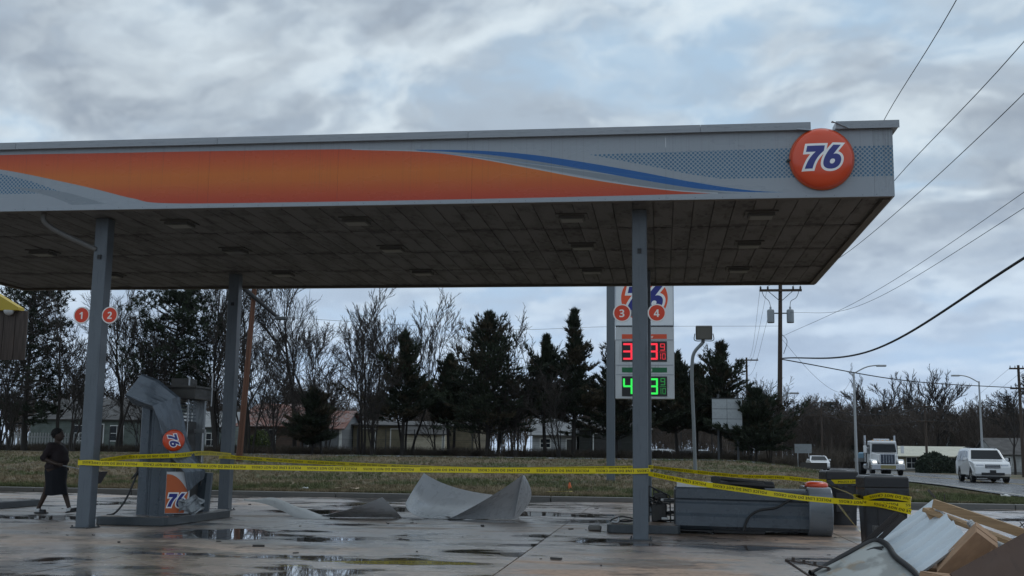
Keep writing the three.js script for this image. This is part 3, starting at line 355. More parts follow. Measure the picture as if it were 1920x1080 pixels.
{ // what stayed bolted to the empty island
  const p = thing('pump_stump', 'black tangle of pipes and fittings left bolted to the empty island', 'pipework', [-0.04, 0.148, -19.6]); const rr = rng(4);
  mesh('valve_body', [rbox(-0.14, 0.12, 0.0, 0.3, -0.15, 0.12, 0.03), rod([0, 0.3, 0], [0, 0.48, 0], 0.05), rbox(-0.09, 0.13, 0.38, 0.48, -0.08, 0.1, 0.02)], M.inner, p);
  mesh('frame', [rod([-0.18, 0, 0.14], [-0.18, 0.6, 0.1], 0.012), rod([0.18, 0, 0.14], [0.17, 0.44, 0.12], 0.012), rod([-0.18, 0.6, 0.1], [0.17, 0.44, 0.12], 0.012), rod([-0.18, 0.35, 0.1], [0.17, 0.3, 0.12], 0.01), rod([-0.1, 0.55, -0.12], [0.18, 0.36, -0.1], 0.012), rod([-0.1, 0, -0.12], [-0.1, 0.55, -0.12], 0.012)], M.black, p);
  mesh('loose_hose', [0, 1, 2, 3].map((k) => { const a = []; for (let i = 0; i < 6; i++) a.push([-0.1 + (rr() - 0.5) * 0.4, 0.08 + rr() * 0.36, (rr() - 0.5) * 0.3]); return tube(a, 0.012, 30, 6); }), M.rubber, p);
  mesh('white_fitting', [rod([0.02, 0.37, 0.13], [0.14, 0.37, 0.13], 0.025), rod([0.03, 0.06, 0.15], [0.14, 0.06, 0.15], 0.025)], M.white, p);
  const q = thing('broken_conduit', 'bent conduit and hose ends lying on the empty island beside its column', 'conduit', [-0.62, 0.148, -19.1]);
  mesh('conduit', [tube([[-0.22, 0.05, 0.1], [-0.05, 0.1, 0], [0.18, 0.06, 0.05], [0.3, 0.012, 0.1]], 0.012, 24, 8), tube([[-0.2, 0.012, 0.25], [0, 0.06, 0.2], [0.3, 0.03, 0.22]], 0.01, 24, 8), tube([[-0.25, 0.02, -0.1], [0.0, 0.012, -0.15], [0.25, 0.05, -0.1]], 0.014, 24, 8)], M.rubber, q);
  mesh('elbow', tube([[-0.2, 0.03, 0.3], [-0.1, 0.03, 0.32], [-0.08, 0.1, 0.32]], 0.02, 12, 8), M.galv, q);
  mesh('concrete_lump', rbox(-0.1, 0.12, 0, 0.09, -0.08, 0.08, 0.03), M.kerb, thing('concrete_lump', 'pale broken concrete lump on the ground beside the empty island', 'rubble', [-1.13, 0.003, -19.2]));
  mesh('cut_hose', tube([[0, 0.03, 0], [0.3, 0.03, -0.15], [0.55, 0.03, -0.1], [0.6, 0.25, -0.1]], 0.016, 20, 8), M.rubber, q).position.set(0.55, 0, -0.3);
}

// ------------------------------------------------------------------ waste bins
function bin(x, z, turn, label, wrapped) { const b = thing('waste_bin', label, 'waste bin', [x, 0.003, z], turn, 'black waste bins');
  const body = new THREE.CylinderGeometry(0.40, 0.36, 0.86, 4, 1).rotateY(Math.PI / 4).translate(0, 0.43, 0); mesh('bin_body', body, M.bin, b);
  mesh('recess', [rbox(-0.13, 0.13, 0.24, 0.6, 0.26, 0.29, 0.01)], M.black, b);
  mesh('liner', sheetGeo((u, v) => { const a = u * Math.PI * 2, c = Math.cos(a), s = Math.sin(a), k = 0.296 / Math.max(Math.abs(c), Math.abs(s)); const f = 1.005 + 0.012 * Math.sin(a * 17 + v * 3) * v + 0.01 * v; return [c * k * f, 0.845 - 0.14 * v - 0.025 * Math.sin(a * 5) * v, s * k * f]; }, 96, 4, 0.003), new THREE.MeshStandardMaterial({ color: col(0.012, 0.012, 0.013), roughness: 0.25, side: THREE.DoubleSide }), b);
  mesh('hood', [rbox(-0.305, 0.305, 0.84, 1.0, -0.305, 0.305, 0.025)], M.bin, b); mesh('hood_top', [rbox(-0.285, 0.285, 0.995, 1.012, -0.285, 0.285, 0.008), new THREE.TorusGeometry(0.15, 0.016, 8, 28).rotateX(Math.PI / 2).translate(0, 1.02, 0)], paint(0.16, 0.165, 0.17, 0.35), b); return b; }
bin(3.36, -22.5, 0.1, 'black square waste bin behind the fallen pump, further from the debris pile');
bin(3.1, -16.75, 0.04, 'black square waste bin with yellow tape wrapped round it, beside the debris pile');

// ------------------------------------------------------------------ police tape
const tapeTex = canvasTex(1024, 96, (x, w, h) => { x.fillStyle = '#f2dc10'; x.fillRect(0, 0, w, h); x.fillStyle = '#15130a'; x.font = 'bold 62px sans-serif'; x.textBaseline = 'middle'; x.save(); x.translate(20, h / 2 + 3); const t = 'POLICE LINE DO NOT CROSS', m = x.measureText(t).width; x.scale((w - 110) / m, 1); x.fillText(t, 0, 0); x.restore(); });
tapeTex.wrapS = THREE.RepeatWrapping;
M.tape = new THREE.MeshPhysicalMaterial({ map: tapeTex, roughness: 0.35, side: THREE.DoubleSide, transmission: 0.25, thickness: 0 });
function ribbon(pts, opt = {}) { const { w = 0.078, flip = true, n = 90, tw = [] } = opt; const c = new THREE.CatmullRomCurve3(pts.map((p) => V(...p)), false, 'catmullrom', 0.35); const L = c.getLength(), pos = [], uv = [], idx = [];
  for (let i = 0; i <= n; i++) { const t = i / n, p = c.getPointAt(t), d = c.getTangentAt(t); let a = 0.06 * Math.sin(t * 9); if (tw.length) { const f = t * (tw.length - 1), k = Math.min(tw.length - 2, Math.floor(f)); a += lerp(tw[k], tw[k + 1], f - k); } const side = d.clone().cross(V(0, 1, 0)).normalize(), up = side.clone().cross(d).normalize(); const wv = up.multiplyScalar(Math.cos(a)).add(side.multiplyScalar(Math.sin(a))).multiplyScalar(w / 2);
    for (const s of [-1, 1]) { pos.push(p.x + wv.x * s, p.y + wv.y * s, p.z + wv.z * s); uv.push((flip ? -1 : 1) * t * L / 0.9, flip ? (s < 0 ? 1 : 0) : (s < 0 ? 0 : 1)); } if (i < n) idx.push(2 * i, 2 * i + 2, 2 * i + 1, 2 * i + 1, 2 * i + 2, 2 * i + 3); }
  const g = new THREE.BufferGeometry(); g.setAttribute('position', new THREE.Float32BufferAttribute(pos, 3)); g.setAttribute('uv', new THREE.Float32BufferAttribute(uv, 2)); g.setIndex(idx); g.computeVertexNormals(); return g; }
const wrap = (x, z, y, h = 0.129) => ribbon([[x - h, y, z + h], [x + h, y + 0.01, z + h], [x + h, y - 0.01, z - h], [x - h, y, z - h], [x - h, y + 0.02, z + h]], { n: 80 });
{ const T = 'yellow police tape strung round the pumps';
  const tape = (label, ...g) => tag(mesh('police_tape', g, M.tape), label, 'tape', T);
  tape('yellow police tape run straight between the two front canopy columns, lettering upside down', ribbon([[-9.17, 1.03, -17.168], [-6.72, 1.0, -17.168], [-4.63, 0.995, -17.168], [-2.28, 1.005, -17.168], [-0.32, 1.025, -17.168]], { n: 160 }), wrap(-9.17, -17.3, 1.03), wrap(-0.32, -17.3, 1.02));
  tape('yellow police tape sloping from the numbered 3 and 4 column down to the taped bin', ribbon([[-0.2, 0.99, -17.165], [0.4, 0.88, -17.0], [0.85, 0.82, -16.9], [2.0, 0.69, -16.5], [2.78, 0.64, -16.42], [3.42, 0.62, -16.42]], { n: 120, tw: [0.5, 0.15, 0.1, 0.05, 0.1, 0] }), ribbon([[2.79, 0.7, -16.43], [3.05, 0.75, -16.40], [3.42, 0.70, -16.42], [3.43, 0.68, -17.05], [2.77, 0.7, -17.06], [2.77, 0.66, -16.43], [3.1, 0.6, -16.41], [3.42, 0.53, -16.42]], { n: 120, tw: [0.6, 0.2, 0.1, 0, 0, 0.2, 0.5, 0.1] }));
  tape('yellow police tape between the two rear canopy columns, lettering upright', ribbon([[-9.17, 1.12, -23.015], [-7.14, 1.03, -23.015], [-3.73, 0.94, -23.015], [-0.32, 1.02, -23.015]], { n: 150, flip: false }), wrap(-9.17, -23.15, 1.12), wrap(-0.32, -23.15, 1.02));
  tape('yellow police tape from the rear column to the bin behind the fallen pump', ribbon([[-0.18, 1.03, -23.1], [1.36, 0.89, -22.7], [2.3, 0.87, -22.4], [3.05, 0.81, -22.2], [3.72, 0.82, -22.2], [3.74, 0.74, -22.6]], { n: 110, flip: false, tw: [0.9, 0.3, 0.6, 0.2, 0.1, 0.1] }));
  tape('yellow police tape looped from the front column round the standing pump to the rear column', ribbon([[-9.04, 1.06, -17.4], [-9.0, 1.12, -18.2], [-8.95, 1.13, -18.46], [-8.2, 1.16, -18.42], [-8.02, 1.2, -18.9], [-8.35, 1.2, -20.3], [-9.03, 1.16, -23.0]], { n: 110, flip: false, tw: [0.1, 0.2, 0.05, 0.1, 0.3, 0.2, 0.1] }));
  tape('slack yellow tape hanging to the ground between the two bins', ribbon([[3.06, 0.80, -22.18], [3.0, 0.72, -21.4], [2.98, 0.5, -20.2], [3.05, 0.22, -19.0], [3.12, 0.04, -18.2], [3.2, 0.03, -17.9]], { n: 70, tw: [1.2, 0.8, 0.4, 0.3, 0.6, 1.3] }), ribbon([[3.06, 0.83, -22.18], [2.95, 0.76, -20.5], [2.9, 0.72, -18.5], [2.82, 0.68, -17.06]], { w: 0.03, n: 50, tw: [0.3, 1.0, 0.6, 0.2] }));
}

// ------------------------------------------------------------------ torn sheet metal on the concrete
{ M.sheetPale = paint(0.66, 0.68, 0.71, 0.35, 0.1);
  const q = (a, b, c, t) => (1 - t) * (1 - t) * a + 2 * t * (1 - t) * b + t * t * c; const Q = (A, B, C, t) => [0, 1, 2].map((k) => q(A[k], B[k], C[k], t)); const L3 = (A, B, t) => A.map((v, k) => lerp(v, B[k], t));
  const s2 = thing('metal_sheet', 'large grey torn metal sheet curled up into two pointed wings', 'sheet metal', [0, 0, 0], 0, 'torn canopy sheets on the concrete');
  mesh('pale_wing', sheetGeo((u, v) => { const b = Q([-4.95, 0.28, -21.75], [-4.9, -0.06, -21.6], [-3.85, 0.012, -21.55], u), t = Q([-4.80, 0.85, -22.7], [-4.35, 0.52, -22.9], [-3.45, 0.42, -23.2], u), p = L3(b, t, v); p[1] += -0.1 * Math.sin(v * Math.PI) * (0.4 + u); p[1] = Math.max(p[1], 0.008); p[2] -= 0.12 * Math.sin(v * Math.PI); p[0] -= 0.1 * Math.sin(v * Math.PI) * (1 - u) * 0.6; return p; }, 30, 20, 0.004), M.sheetPale, s2);
  mesh('dark_wing', sheetGeo((u, v) => { const b = Q([-4.1, 0.01, -21.55], [-3.4, 0.012, -21.75], [-2.86, 0.012, -22.0], u), t = Q([-3.98, 0.04, -21.5], [-3.12, 0.46, -21.2], [-2.60, 0.87, -21.25], u), p = L3(b, t, v); p[2] -= 0.12 * Math.sin(v * Math.PI) * u; return p; }, 28, 16, 0.004), M.sheetPale, s2);
  mesh('folded_edge', sheetGeo((u, v) => { const b = L3([-2.86, 0.012, -22.0], [-2.60, 0.87, -21.25], u), t = L3([-2.8, 0.02, -22.2], [-2.58, 0.85, -21.4], u); const p = L3(b, t, v); p[0] += 0.17 * Math.sin(u * Math.PI) * v; p[2] -= 0.2 * v * Math.sin(u * 3.1); return p; }, 16, 6, 0.004), M.sheetPale, s2);
  const s1 = thing('metal_sheet', 'long torn metal strip with a pale curled tip and black peaked end', 'sheet metal', [0, 0, 0], 0, 'torn canopy sheets on the concrete');
  const cA = new THREE.CatmullRomCurve3([V(-8.4, 0.26, -22.2), V(-7.9, 0.22, -21.9), V(-7.35, 0.11, -21.4), V(-6.9, 0.008, -21.0), V(-6.3, 0.008, -20.9)]);
  mesh('pale_strip', sheetGeo((u, v) => { const p = cA.getPoint(u), w = lerp(0.02, 0.42, Math.pow(u, 0.6)); return [p.x + w * 0.35 * v, Math.max(0.006, p.y + 0.16 * (1 - v) * sstep(0.05, 0.4, u) * (1 - sstep(0.75, 1, u)) + 0.03 * Math.sin(v * 3.1)), p.z + (v - 0.7) * w * 1.5]; }, 30, 8, 0.004), M.white, s1);
  mesh('black_peak', sheetGeo((u, v) => { const b = L3([-6.6, 0.014, -21.2], [-4.98, 0.014, -21.6], u), t = Q([-6.5, 0.03, -21.0], [-5.8, 0.16, -20.9], [-5.22, 0.42, -20.95], u), p = L3(b, t, v); p[1] += 0.05 * Math.sin(v * Math.PI) * Math.sin(u * 5) * u; p[0] += 0.06 * Math.sin(v * 3.1) * u; p[1] = Math.max(p[1], 0.012); return p; }, 28, 12, 0.004), M.sheetPale, s1);
}

// ------------------------------------------------------------------ the person with the long-handled dustpan
function polygonise(sdf, c, half, res) {
  const mc = new MarchingCubes(res, M.black, false, false, 220000); mc.isolation = 0; const h = res / 2;
  for (let k = 0; k < res; k++) for (let j = 0; j < res; j++) for (let i = 0; i < res; i++) mc.field[k * res * res + j * res + i] = -sdf(c[0] + (i - h) / h * half, c[1] + (j - h) / h * half, c[2] + (k - h) / h * half);
  mc.update(); const n = mc.count, g = new THREE.BufferGeometry(), P = new Float32Array(n * 3), N = new Float32Array(n * 3);
  for (let i = 0; i < n * 3; i++) { P[i] = c[i % 3] + mc.positionArray[i] * half; N[i] = mc.normalArray[i]; }
  g.setAttribute('position', new THREE.BufferAttribute(P, 3)); g.setAttribute('normal', new THREE.BufferAttribute(N, 3)); g.setAttribute('uv', new THREE.BufferAttribute(new Float32Array(n * 2), 2)); return g;
}
function bone(x, y, z, a, b) { const [ax, ay, az, ar] = a, [bx, by, bz, br] = b, dx = bx - ax, dy = by - ay, dz = bz - az, t = clamp(((x - ax) * dx + (y - ay) * dy + (z - az) * dz) / (dx * dx + dy * dy + dz * dz + 1e-9)); return Math.hypot(x - ax - dx * t, y - ay - dy * t, z - az - dz * t) - lerp(ar, br, t); }
const smin = (a, b, k) => { const h = clamp(0.5 + 0.5 * (b - a) / k); return lerp(b, a, h) - k * h * (1 - h); };
const field = (bones, k) => (x, y, z) => { let d = 9; for (const [a, b] of bones) d = smin(d, bone(x, y, z, a, b), k); return d; };
{ const p = thing('person', 'person in dark top and long dark skirt walking with a long handled dustpan', 'person', [-11.72, 0.003, -20.8], 0);
  const sh = (s) => [-0.02, 1.29, s * 0.165, 0.062];
  const torso = [[[0, 0.9, -0.07, 0.14], [0, 0.9, 0.07, 0.14]], [[0, 0.92, 0, 0.165], [0.05, 1.03, 0, 0.165]], [[0.05, 1.03, 0, 0.165], [0.02, 1.19, 0, 0.15]], [[-0.02, 1.27, -0.12, 0.085], [-0.02, 1.27, 0.12, 0.085]], [[0.1, 1.15, -0.07, 0.08], [0.1, 1.15, 0.07, 0.08]], [[-0.02, 1.2, -0.06, 0.12], [-0.02, 1.2, 0.06, 0.12]]];
  const arms = [[sh(1), [-0.13, 1.05, 0.235, 0.048]], [[-0.13, 1.05, 0.235, 0.044], [0.17, 0.95, 0.235, 0.03]], [sh(-1), [-0.15, 1.04, -0.225, 0.048]], [[-0.15, 1.04, -0.225, 0.044], [0.03, 0.86, -0.235, 0.03]]];
  const legs = [[[-0.01, 0.88, 0.09, 0.1], [-0.08, 0.48, 0.09, 0.062]], [[-0.08, 0.48, 0.09, 0.06], [-0.24, 0.11, 0.085, 0.036]], [[0.01, 0.88, -0.09, 0.1], [0.15, 0.48, -0.085, 0.062]], [[0.15, 0.48, -0.085, 0.06], [0.30, 0.1, -0.08, 0.036]], [[-0.26, 0.06, 0.085, 0.035], [-0.1, 0.035, 0.09, 0.026]], [[0.29, 0.05, -0.08, 0.036], [0.46, 0.075, -0.075, 0.024]]];
  const neck = [[[0.0, 1.3, 0, 0.06], [0.02, 1.42, 0, 0.05]]];
  const all = field([...torso, ...arms, ...legs, ...neck], 0.045);
  const headSdf = (x, y, z) => { const q = (cx, cy, cz, rx, ry, rz) => { const a = (x - cx) / rx, b = (y - cy) / ry, c = (z - cz) / rz, l = Math.hypot(a, b, c); return (l - 1) * Math.min(rx, ry, rz); }; let d = q(0.02, 1.515, 0, 0.098, 0.11, 0.078); d = smin(d, q(0.055, 1.455, 0, 0.06, 0.06, 0.055), 0.03); d = smin(d, bone(x, y, z, [0.112, 1.52, 0, 0.009], [0.132, 1.487, 0, 0.014]), 0.015); d = smin(d, bone(x, y, z, [0.107, 1.447, -0.018, 0.008], [0.107, 1.447, 0.018, 0.008]), 0.008); d = smin(d, bone(x, y, z, [0.107, 1.461, -0.016, 0.008], [0.107, 1.461, 0.016, 0.008]), 0.008); for (const s of [-1, 1]) { d = smin(d, q(0.015, 1.5, s * 0.08, 0.02, 0.03, 0.012), 0.008); d = Math.max(d, -(Math.hypot(x - 0.112, y - 1.517, z - s * 0.032) - 0.014)); d = Math.min(d, Math.hypot(x - 0.098, y - 1.517, z - s * 0.032) - 0.013); } return smin(d, bone(x, y, z, [0.0, 1.38, 0, 0.052], [0.02, 1.45, 0, 0.05]), 0.03); };
  const handBones = (o, s) => { const B = [[[o[0] - 0.075, o[1] + 0.01, o[2], 0.025], [o[0] - 0.03, o[1] + 0.018, o[2], 0.02]]]; for (let f = 0; f < 4; f++) { const x = o[0] - 0.033 + f * 0.021, k = [0.9, 1.05, 1, 0.82][f]; B.push([[o[0] - 0.04, o[1] + 0.018, o[2] - s * 0.005, 0.018], [x, o[1] + 0.02, o[2] + s * 0.012, 0.0115]], [[x, o[1] + 0.02, o[2] + s * 0.012, 0.0095], [x, o[1] + 0.004, o[2] + s * 0.03 * k, 0.009]], [[x, o[1] + 0.004, o[2] + s * 0.03 * k, 0.009], [x + 0.002, o[1] - 0.018, o[2] + s * 0.022, 0.0085]], [[x + 0.002, o[1] - 0.018, o[2] + s * 0.022, 0.0085], [x + 0.003, o[1] - 0.021, o[2] + s * 0.002, 0.008]]); } B.push([[o[0] - 0.05, o[1] + 0.012, o[2] - s * 0.014, 0.012], [o[0] - 0.025, o[1] - 0.004, o[2] - s * 0.024, 0.011]], [[o[0] - 0.025, o[1] - 0.004, o[2] - s * 0.024, 0.0105], [o[0] + 0.002, o[1] - 0.012, o[2] - s * 0.016, 0.009]]); return B; };
  const rh = [0.245, 0.935, 0.235], lh = [0.1, 0.845, -0.235];
  const skin = std(0.055, 0.034, 0.025, 0.55);
  const body = polygonise(all, [0, 0.72, 0], 0.8, 124), head = polygonise(headSdf, [0.02, 1.5, 0], 0.16, 84), hr = polygonise(field(handBones(rh, 1), 0.006), [0.22, 0.93, 0.235], 0.1, 64), hl = polygonise(field(handBones(lh, -1), 0.006), [0.075, 0.84, -0.235], 0.1, 64);
  mesh('body', [body, head, hr, hl], skin, p);
  const shirt = field([...torso, [sh(1), [-0.12, 1.07, 0.232, 0.055]], [sh(-1), [-0.14, 1.06, -0.222, 0.055]]], 0.05);
  mesh('top', polygonise((x, y, z) => Math.max(shirt(x, y, z) - 0.016 - 0.006 * Math.sin(y * 40 + x * 20), 0.86 - y, y - 1.37 + 0.5 * Math.max(0, x)), [0, 1.1, 0], 0.36, 80), std(0.02, 0.012, 0.014, 0.85), p);
  mesh('skirt', sheetGeo((u, v) => { const a = u * Math.PI * 2, y = lerp(0.96, 0.36, v), rx = lerp(0.19, 0.215, sstep(0, 0.25, v)) + 0.0 * v - 0.02 * sstep(0.25, 0.6, v) + 0.035 * sstep(0.6, 1, v), rz = lerp(0.17, 0.2, sstep(0, 0.3, v)) - 0.02 * v; const f = 1 + 0.035 * v * Math.sin(a * 9 + v * 2) + 0.02 * v * Math.sin(a * 4); return [0.01 + Math.cos(a) * rx * f + 0.03 * v, y + 0.012 * Math.sin(a * 3) * v, Math.sin(a) * rz * f]; }, 72, 24, 0.005), std(0.011, 0.012, 0.017, 0.9), p);
  mesh('hair', polygonise((x, y, z) => { const n = 0.006 * Math.sin(x * 90) * Math.sin(y * 80) * Math.sin(z * 85); const a = Math.hypot((x + 0.015) / 0.118, (y - 1.54) / 0.112, z / 0.102) - 1; return Math.max(a * 0.1 + n, (x - 0.05) * 0.8 - (y - 1.535) * 1.1); }, [0, 1.53, 0], 0.17, 72), std(0.008, 0.007, 0.007, 0.9), p);
  for (const [x, z, r] of [[-0.18, 0.088, 0.0], [0.375, -0.078, 0.16]]) { const s = mesh('shoe', [rbox(-0.13, 0.13, 0.0, 0.025, -0.048, 0.048, 0.011), sheetGeo((u, v) => [-0.01 + 0.09 * u, 0.022 + 0.055 * Math.sin(v * Math.PI), -0.048 + 0.096 * v], 6, 10, 0.006)], M.black, p); s.position.set(x, 0.002 + (r ? 0.028 : 0), z); s.rotation.z = r; mesh('sock', rbox(-0.125, -0.02, 0.02, 0.1, -0.04, 0.04, 0.025, 3), M.white, s); }
  const d = thing('dustpan', 'dark lobby dustpan on a long handle carried by the walking person', 'dustpan', [-11.72, 0.003, -20.8]);
  mesh('handle', tube([[0.1, 0.96, 0.235], [0.245, 0.933, 0.237], [0.6, 0.87, 0.24], [0.98, 0.77, 0.245]], 0.009, 24, 8), M.galv, d);
  const pan = mesh('pan', [box(-0.13, 0.13, -0.005, 0.005, -0.14, 0.14), box(-0.13, -0.122, 0.005, 0.11, -0.14, 0.14), extrude([[-0.13, 0], [0.13, 0], [0.11, 0.03], [-0.13, 0.12]], 0.006).translate(0, 0, -0.14), extrude([[-0.13, 0], [0.13, 0], [0.11, 0.03], [-0.13, 0.12]], 0.006).translate(0, 0, 0.134)], std(0.03, 0.025, 0.035, 0.5), d); pan.position.set(1.07, 0.71, 0.245); pan.rotation.z = 1.05;
}

// ------------------------------------------------------------------ debris pile beside the taped bin
{ const G = 'wreckage heaped on the concrete';
  // ribbed white sheet
  const A = [2.26, 0.41, -12.6], B = [2.86, 0.80, -12.6], C = [2.30, 0.03, -11.55], D = [2.92, 0.50, -11.5];
  const rs = thing('ribbed_sheet', 'white ribbed metal sheet leaning on the wooden boards', 'sheet metal', [0, 0, 0], 0, G);
  mesh('sheet', toCreasedNormals(plain(sheetGeo((u, v) => { const p = [0, 1, 2].map((k) => lerp(lerp(A[k], B[k], u), lerp(C[k], D[k], u), v)); const f = (v * 5 + 0.1) % 1, rib = f < 0.1 ? f / 0.1 : f < 0.2 ? 1 : f < 0.3 ? (0.3 - f) / 0.1 : 0; return [p[0] - 0.008 * rib, p[1] + 0.034 * rib - 0.025 * Math.sin(u * 3.1), p[2] + 0.004 * rib]; }, 8, 150, 0.002)), 0.3), std(0.6, 0.66, 0.7, 0.34, 0.1), rs);
  for (const [a, b, w, h, label] of [[[2.80, 0.80, -12.35], [3.9, 0.40, -11.3], 0.04, 0.09, 'new pale timber board, topmost of the debris pile'], [[2.74, 0.735, -12.42], [3.9, 0.24, -11.2], 0.14, 0.04, 'wide timber board lying flat under the topmost board'], [[2.9, 0.5, -12.6], [3.9, 0.3, -12.2], 0.09, 0.04, 'timber board pushed in behind the cardboard boxes'], [[2.75, 0.74, -12.36], [3.1, 0.05, -12.3], 0.04, 0.09, 'short timber board standing steeply under the ribbed sheet']]) { const m = mesh('timber_board', beam(a, b, w, h), M.wood); worldUV(m.geometry, 'x', 'y', 0.9, 0.25); tag(m, label, 'board', 'timber boards in the debris pile'); }
  tag(mesh('timber_splinters', [beam([2.82, 0.86, -12.36], [2.74, 0.94, -12.3], 0.012, 0.02), beam([2.9, 0.82, -12.3], [2.9, 0.9, -12.3], 0.01, 0.014), beam([3.45, 0.6, -11.75], [3.53, 0.65, -11.8], 0.006, 0.008), beam([3.5, 0.6, -11.72], [3.46, 0.66, -11.72], 0.006, 0.008)], paint(0.05, 0.04, 0.03)), 'dark splinters sticking up from the topmost timber board', 'splinters');
  // cardboard
  const carton = (label, x, y, z, rot, s) => { const c = thing('cardboard_box', label, 'cardboard box', [x, y, z], 0, 'cardboard boxes in the debris pile'); c.rotation.set(...rot); const [w, h, d] = s.map((v) => v / 2); mesh('carton', rbox(-w, w, -h, h, -d, d, 0.006, 1), M.cardboard, c); mesh('flap', [box(-w, w, h + 0.002, h + 0.006, -d, -0.01), box(-w + 0.004, w, h + 0.002, h + 0.006, 0.01, d)], M.cardboard, c); return c; };
  carton('long brown cardboard box leaning up against the ribbed sheet', 2.88, 0.35, -11.45, [0.35, -0.25, -0.62], [0.24, 0.56, 0.24]);
  carton('open brown cardboard box lying low at the front of the debris pile', 2.62, 0.10, -11.0, [0.05, 0.5, -0.12], [0.45, 0.2, 0.34]);
  carton('brown cardboard box tucked behind the brown panel', 3.12, 0.28, -11.42, [0.2, 0.3, -0.5], [0.36, 0.3, 0.25]);
  const bp = mesh('brown_panel', box(-0.75, 0.75, -0.32, 0.32, -0.012, 0.012), paint(0.10, 0.058, 0.04, 0.6)); bp.position.set(3.35, 0.30, -10.85); bp.rotation.set(-0.35, 0.12, 0.52); tag(bp, 'dark brown flat panel propped on the front of the debris pile', 'panel');
  // gasketed pane
  const pn = thing('gasketed_pane', 'clouded grey pane in a thick black rubber gasket', 'pane', [0, 0, 0], 0, G);
  const E = [1.52, 0.10, -12.0], F = [2.16, 0.42, -12.15], H = [2.28, 0.30, -11.75], I = [2.50, 0.0, -11.3], J = [1.62, 0.005, -11.35];
  mesh('pane', sheetGeo((u, v) => { const t = [0, 1, 2].map((k) => lerp(E[k], F[k], u)), b = [0, 1, 2].map((k) => lerp(J[k], I[k], u)), p = [0, 1, 2].map((k) => lerp(t[k], b[k], v)); p[1] += 0.06 * Math.sin(v * 3.1) * u; return p; }, 14, 14, 0.012), new THREE.MeshStandardMaterial({ roughness: 0.3, side: THREE.DoubleSide, map: dataTex(256, 256, (u, v) => { const n = fbm(u * 4, v * 5, 5), r = fbm(u * 7 + 40, v * 7, 4); return mix3(mix3([0.36, 0.38, 0.37], [0.22, 0.23, 0.22], sstep(0.4, 0.65, n)), [0.3, 0.2, 0.1], 0.4 * sstep(0.64, 0.78, r)); }, true) }), pn);
  mesh('gasket', [tube([[1.48, 0.10, -11.98], E, [1.85, 0.275, -12.08], F, [2.24, 0.40, -11.98], H, [2.4, 0.18, -11.5], I], 0.03, 60, 8), tube([[1.5, 0.05, -11.9], [1.85, 0.21, -11.98], [2.12, 0.34, -12.03], [2.2, 0.36, -11.95]], 0.024, 40, 8)], M.rubber, pn);
  const ch = thing('steel_channel', 'rusty black steel channel standing up out of the pile before the bin', 'steel channel', [0, 0, 0], 0, G); mesh('channel', [beam([2.05, 0.30, -12.35], [2.45, 0.68, -12.3], 0.05, 0.012), beam([2.03, 0.32, -12.37], [2.43, 0.70, -12.32], 0.012, 0.05), beam([2.08, 0.28, -12.31], [2.48, 0.67, -12.26], 0.012, 0.05)], paint(0.03, 0.024, 0.022, 0.6), ch); mesh('bracket', [box(2.18, 2.25, 0.5, 0.56, -12.38, -12.37), rod([2.215, 0.53, -12.37], [2.215, 0.53, -12.35], 0.02)], paint(0.09, 0.085, 0.08), ch); mesh('brace', beam([2.1, 0.28, -12.3], [2.16, 0.005, -12.3], 0.03, 0.03), M.darkSteel, ch);
  const st = thing('steel_bracket', 'rusty notched steel bracket lying beside the rubber gasket', 'steel bracket', [0, 0, 0], 0, G); mesh('arm', [beam([1.25, 0.22, -12.05], [1.66, 0.16, -11.9], 0.05, 0.014), beam([1.25, 0.21, -12.05], [1.56, 0.02, -11.8], 0.03, 0.014), beam([1.66, 0.16, -11.9], [1.62, 0.0, -11.8], 0.03, 0.014)], paint(0.05, 0.036, 0.03, 0.7), st); for (const t of [0.15, 0.4, 0.65]) { const x = lerp(1.25, 1.66, t), y = lerp(0.22, 0.16, t), z = lerp(-12.05, -11.9, t); mesh('tooth', box(x, x + 0.025, y, y + 0.035, z - 0.025, z + 0.025), st.children[0].material, st); }
  tag(mesh('wood_offcut', [beam([1.5, 0.035, -11.5], [1.72, 0.10, -11.35], 0.1, 0.03), beam([1.55, 0.02, -11.42], [1.8, 0.02, -11.3], 0.08, 0.03)], M.wood), 'short broken wood offcut under the edge of the clouded pane', 'offcut');
  const cond = (label, a, b) => { const t = thing('conduit_fitting', label, 'conduit fitting', [0, 0, 0], 0, 'grey conduit fittings in the debris pile'); const n = 7; mesh('sleeve', rod(a, b, 0.03), M.galv, t); for (let k = 0; k < n; k++) { const c = [0, 1, 2].map((i) => lerp(a[i], b[i], (k + 0.5) / n)), d = [0, 1, 2].map((i) => lerp(a[i], b[i], (k + 0.9) / n)); mesh('ridge', rod(c, d, 0.035, 0.035, 12), M.galv, t); } };
  cond('grey ridged conduit fitting above the leaning cardboard box', [2.96, 0.66, -11.62], [3.03, 0.56, -11.55]); cond('grey ridged conduit fitting low down against the brown panel', [2.80, 0.17, -10.98], [2.92, 0.26, -10.96]);
  tag(mesh('pale_strap', tube([[2.7, 0.23, -10.95], [2.9, 0.30, -10.95], [3.1, 0.42, -11.0], [3.25, 0.52, -11.05]], 0.006, 24, 6), paint(0.5, 0.36, 0.25)), 'thin tan strap lying across the boxes of the debris pile', 'strap');
  tag(mesh('grey_sheet', sheetGeo((u, v) => [3.05 + 0.7 * u, 0.5 - 0.12 * u - 0.1 * v, -11.9 + 0.3 * v - 0.1 * u], 6, 6, 0.006), paint(0.4, 0.43, 0.45, 0.45)), 'pale grey sheet wedged under the timber boards', 'sheet');
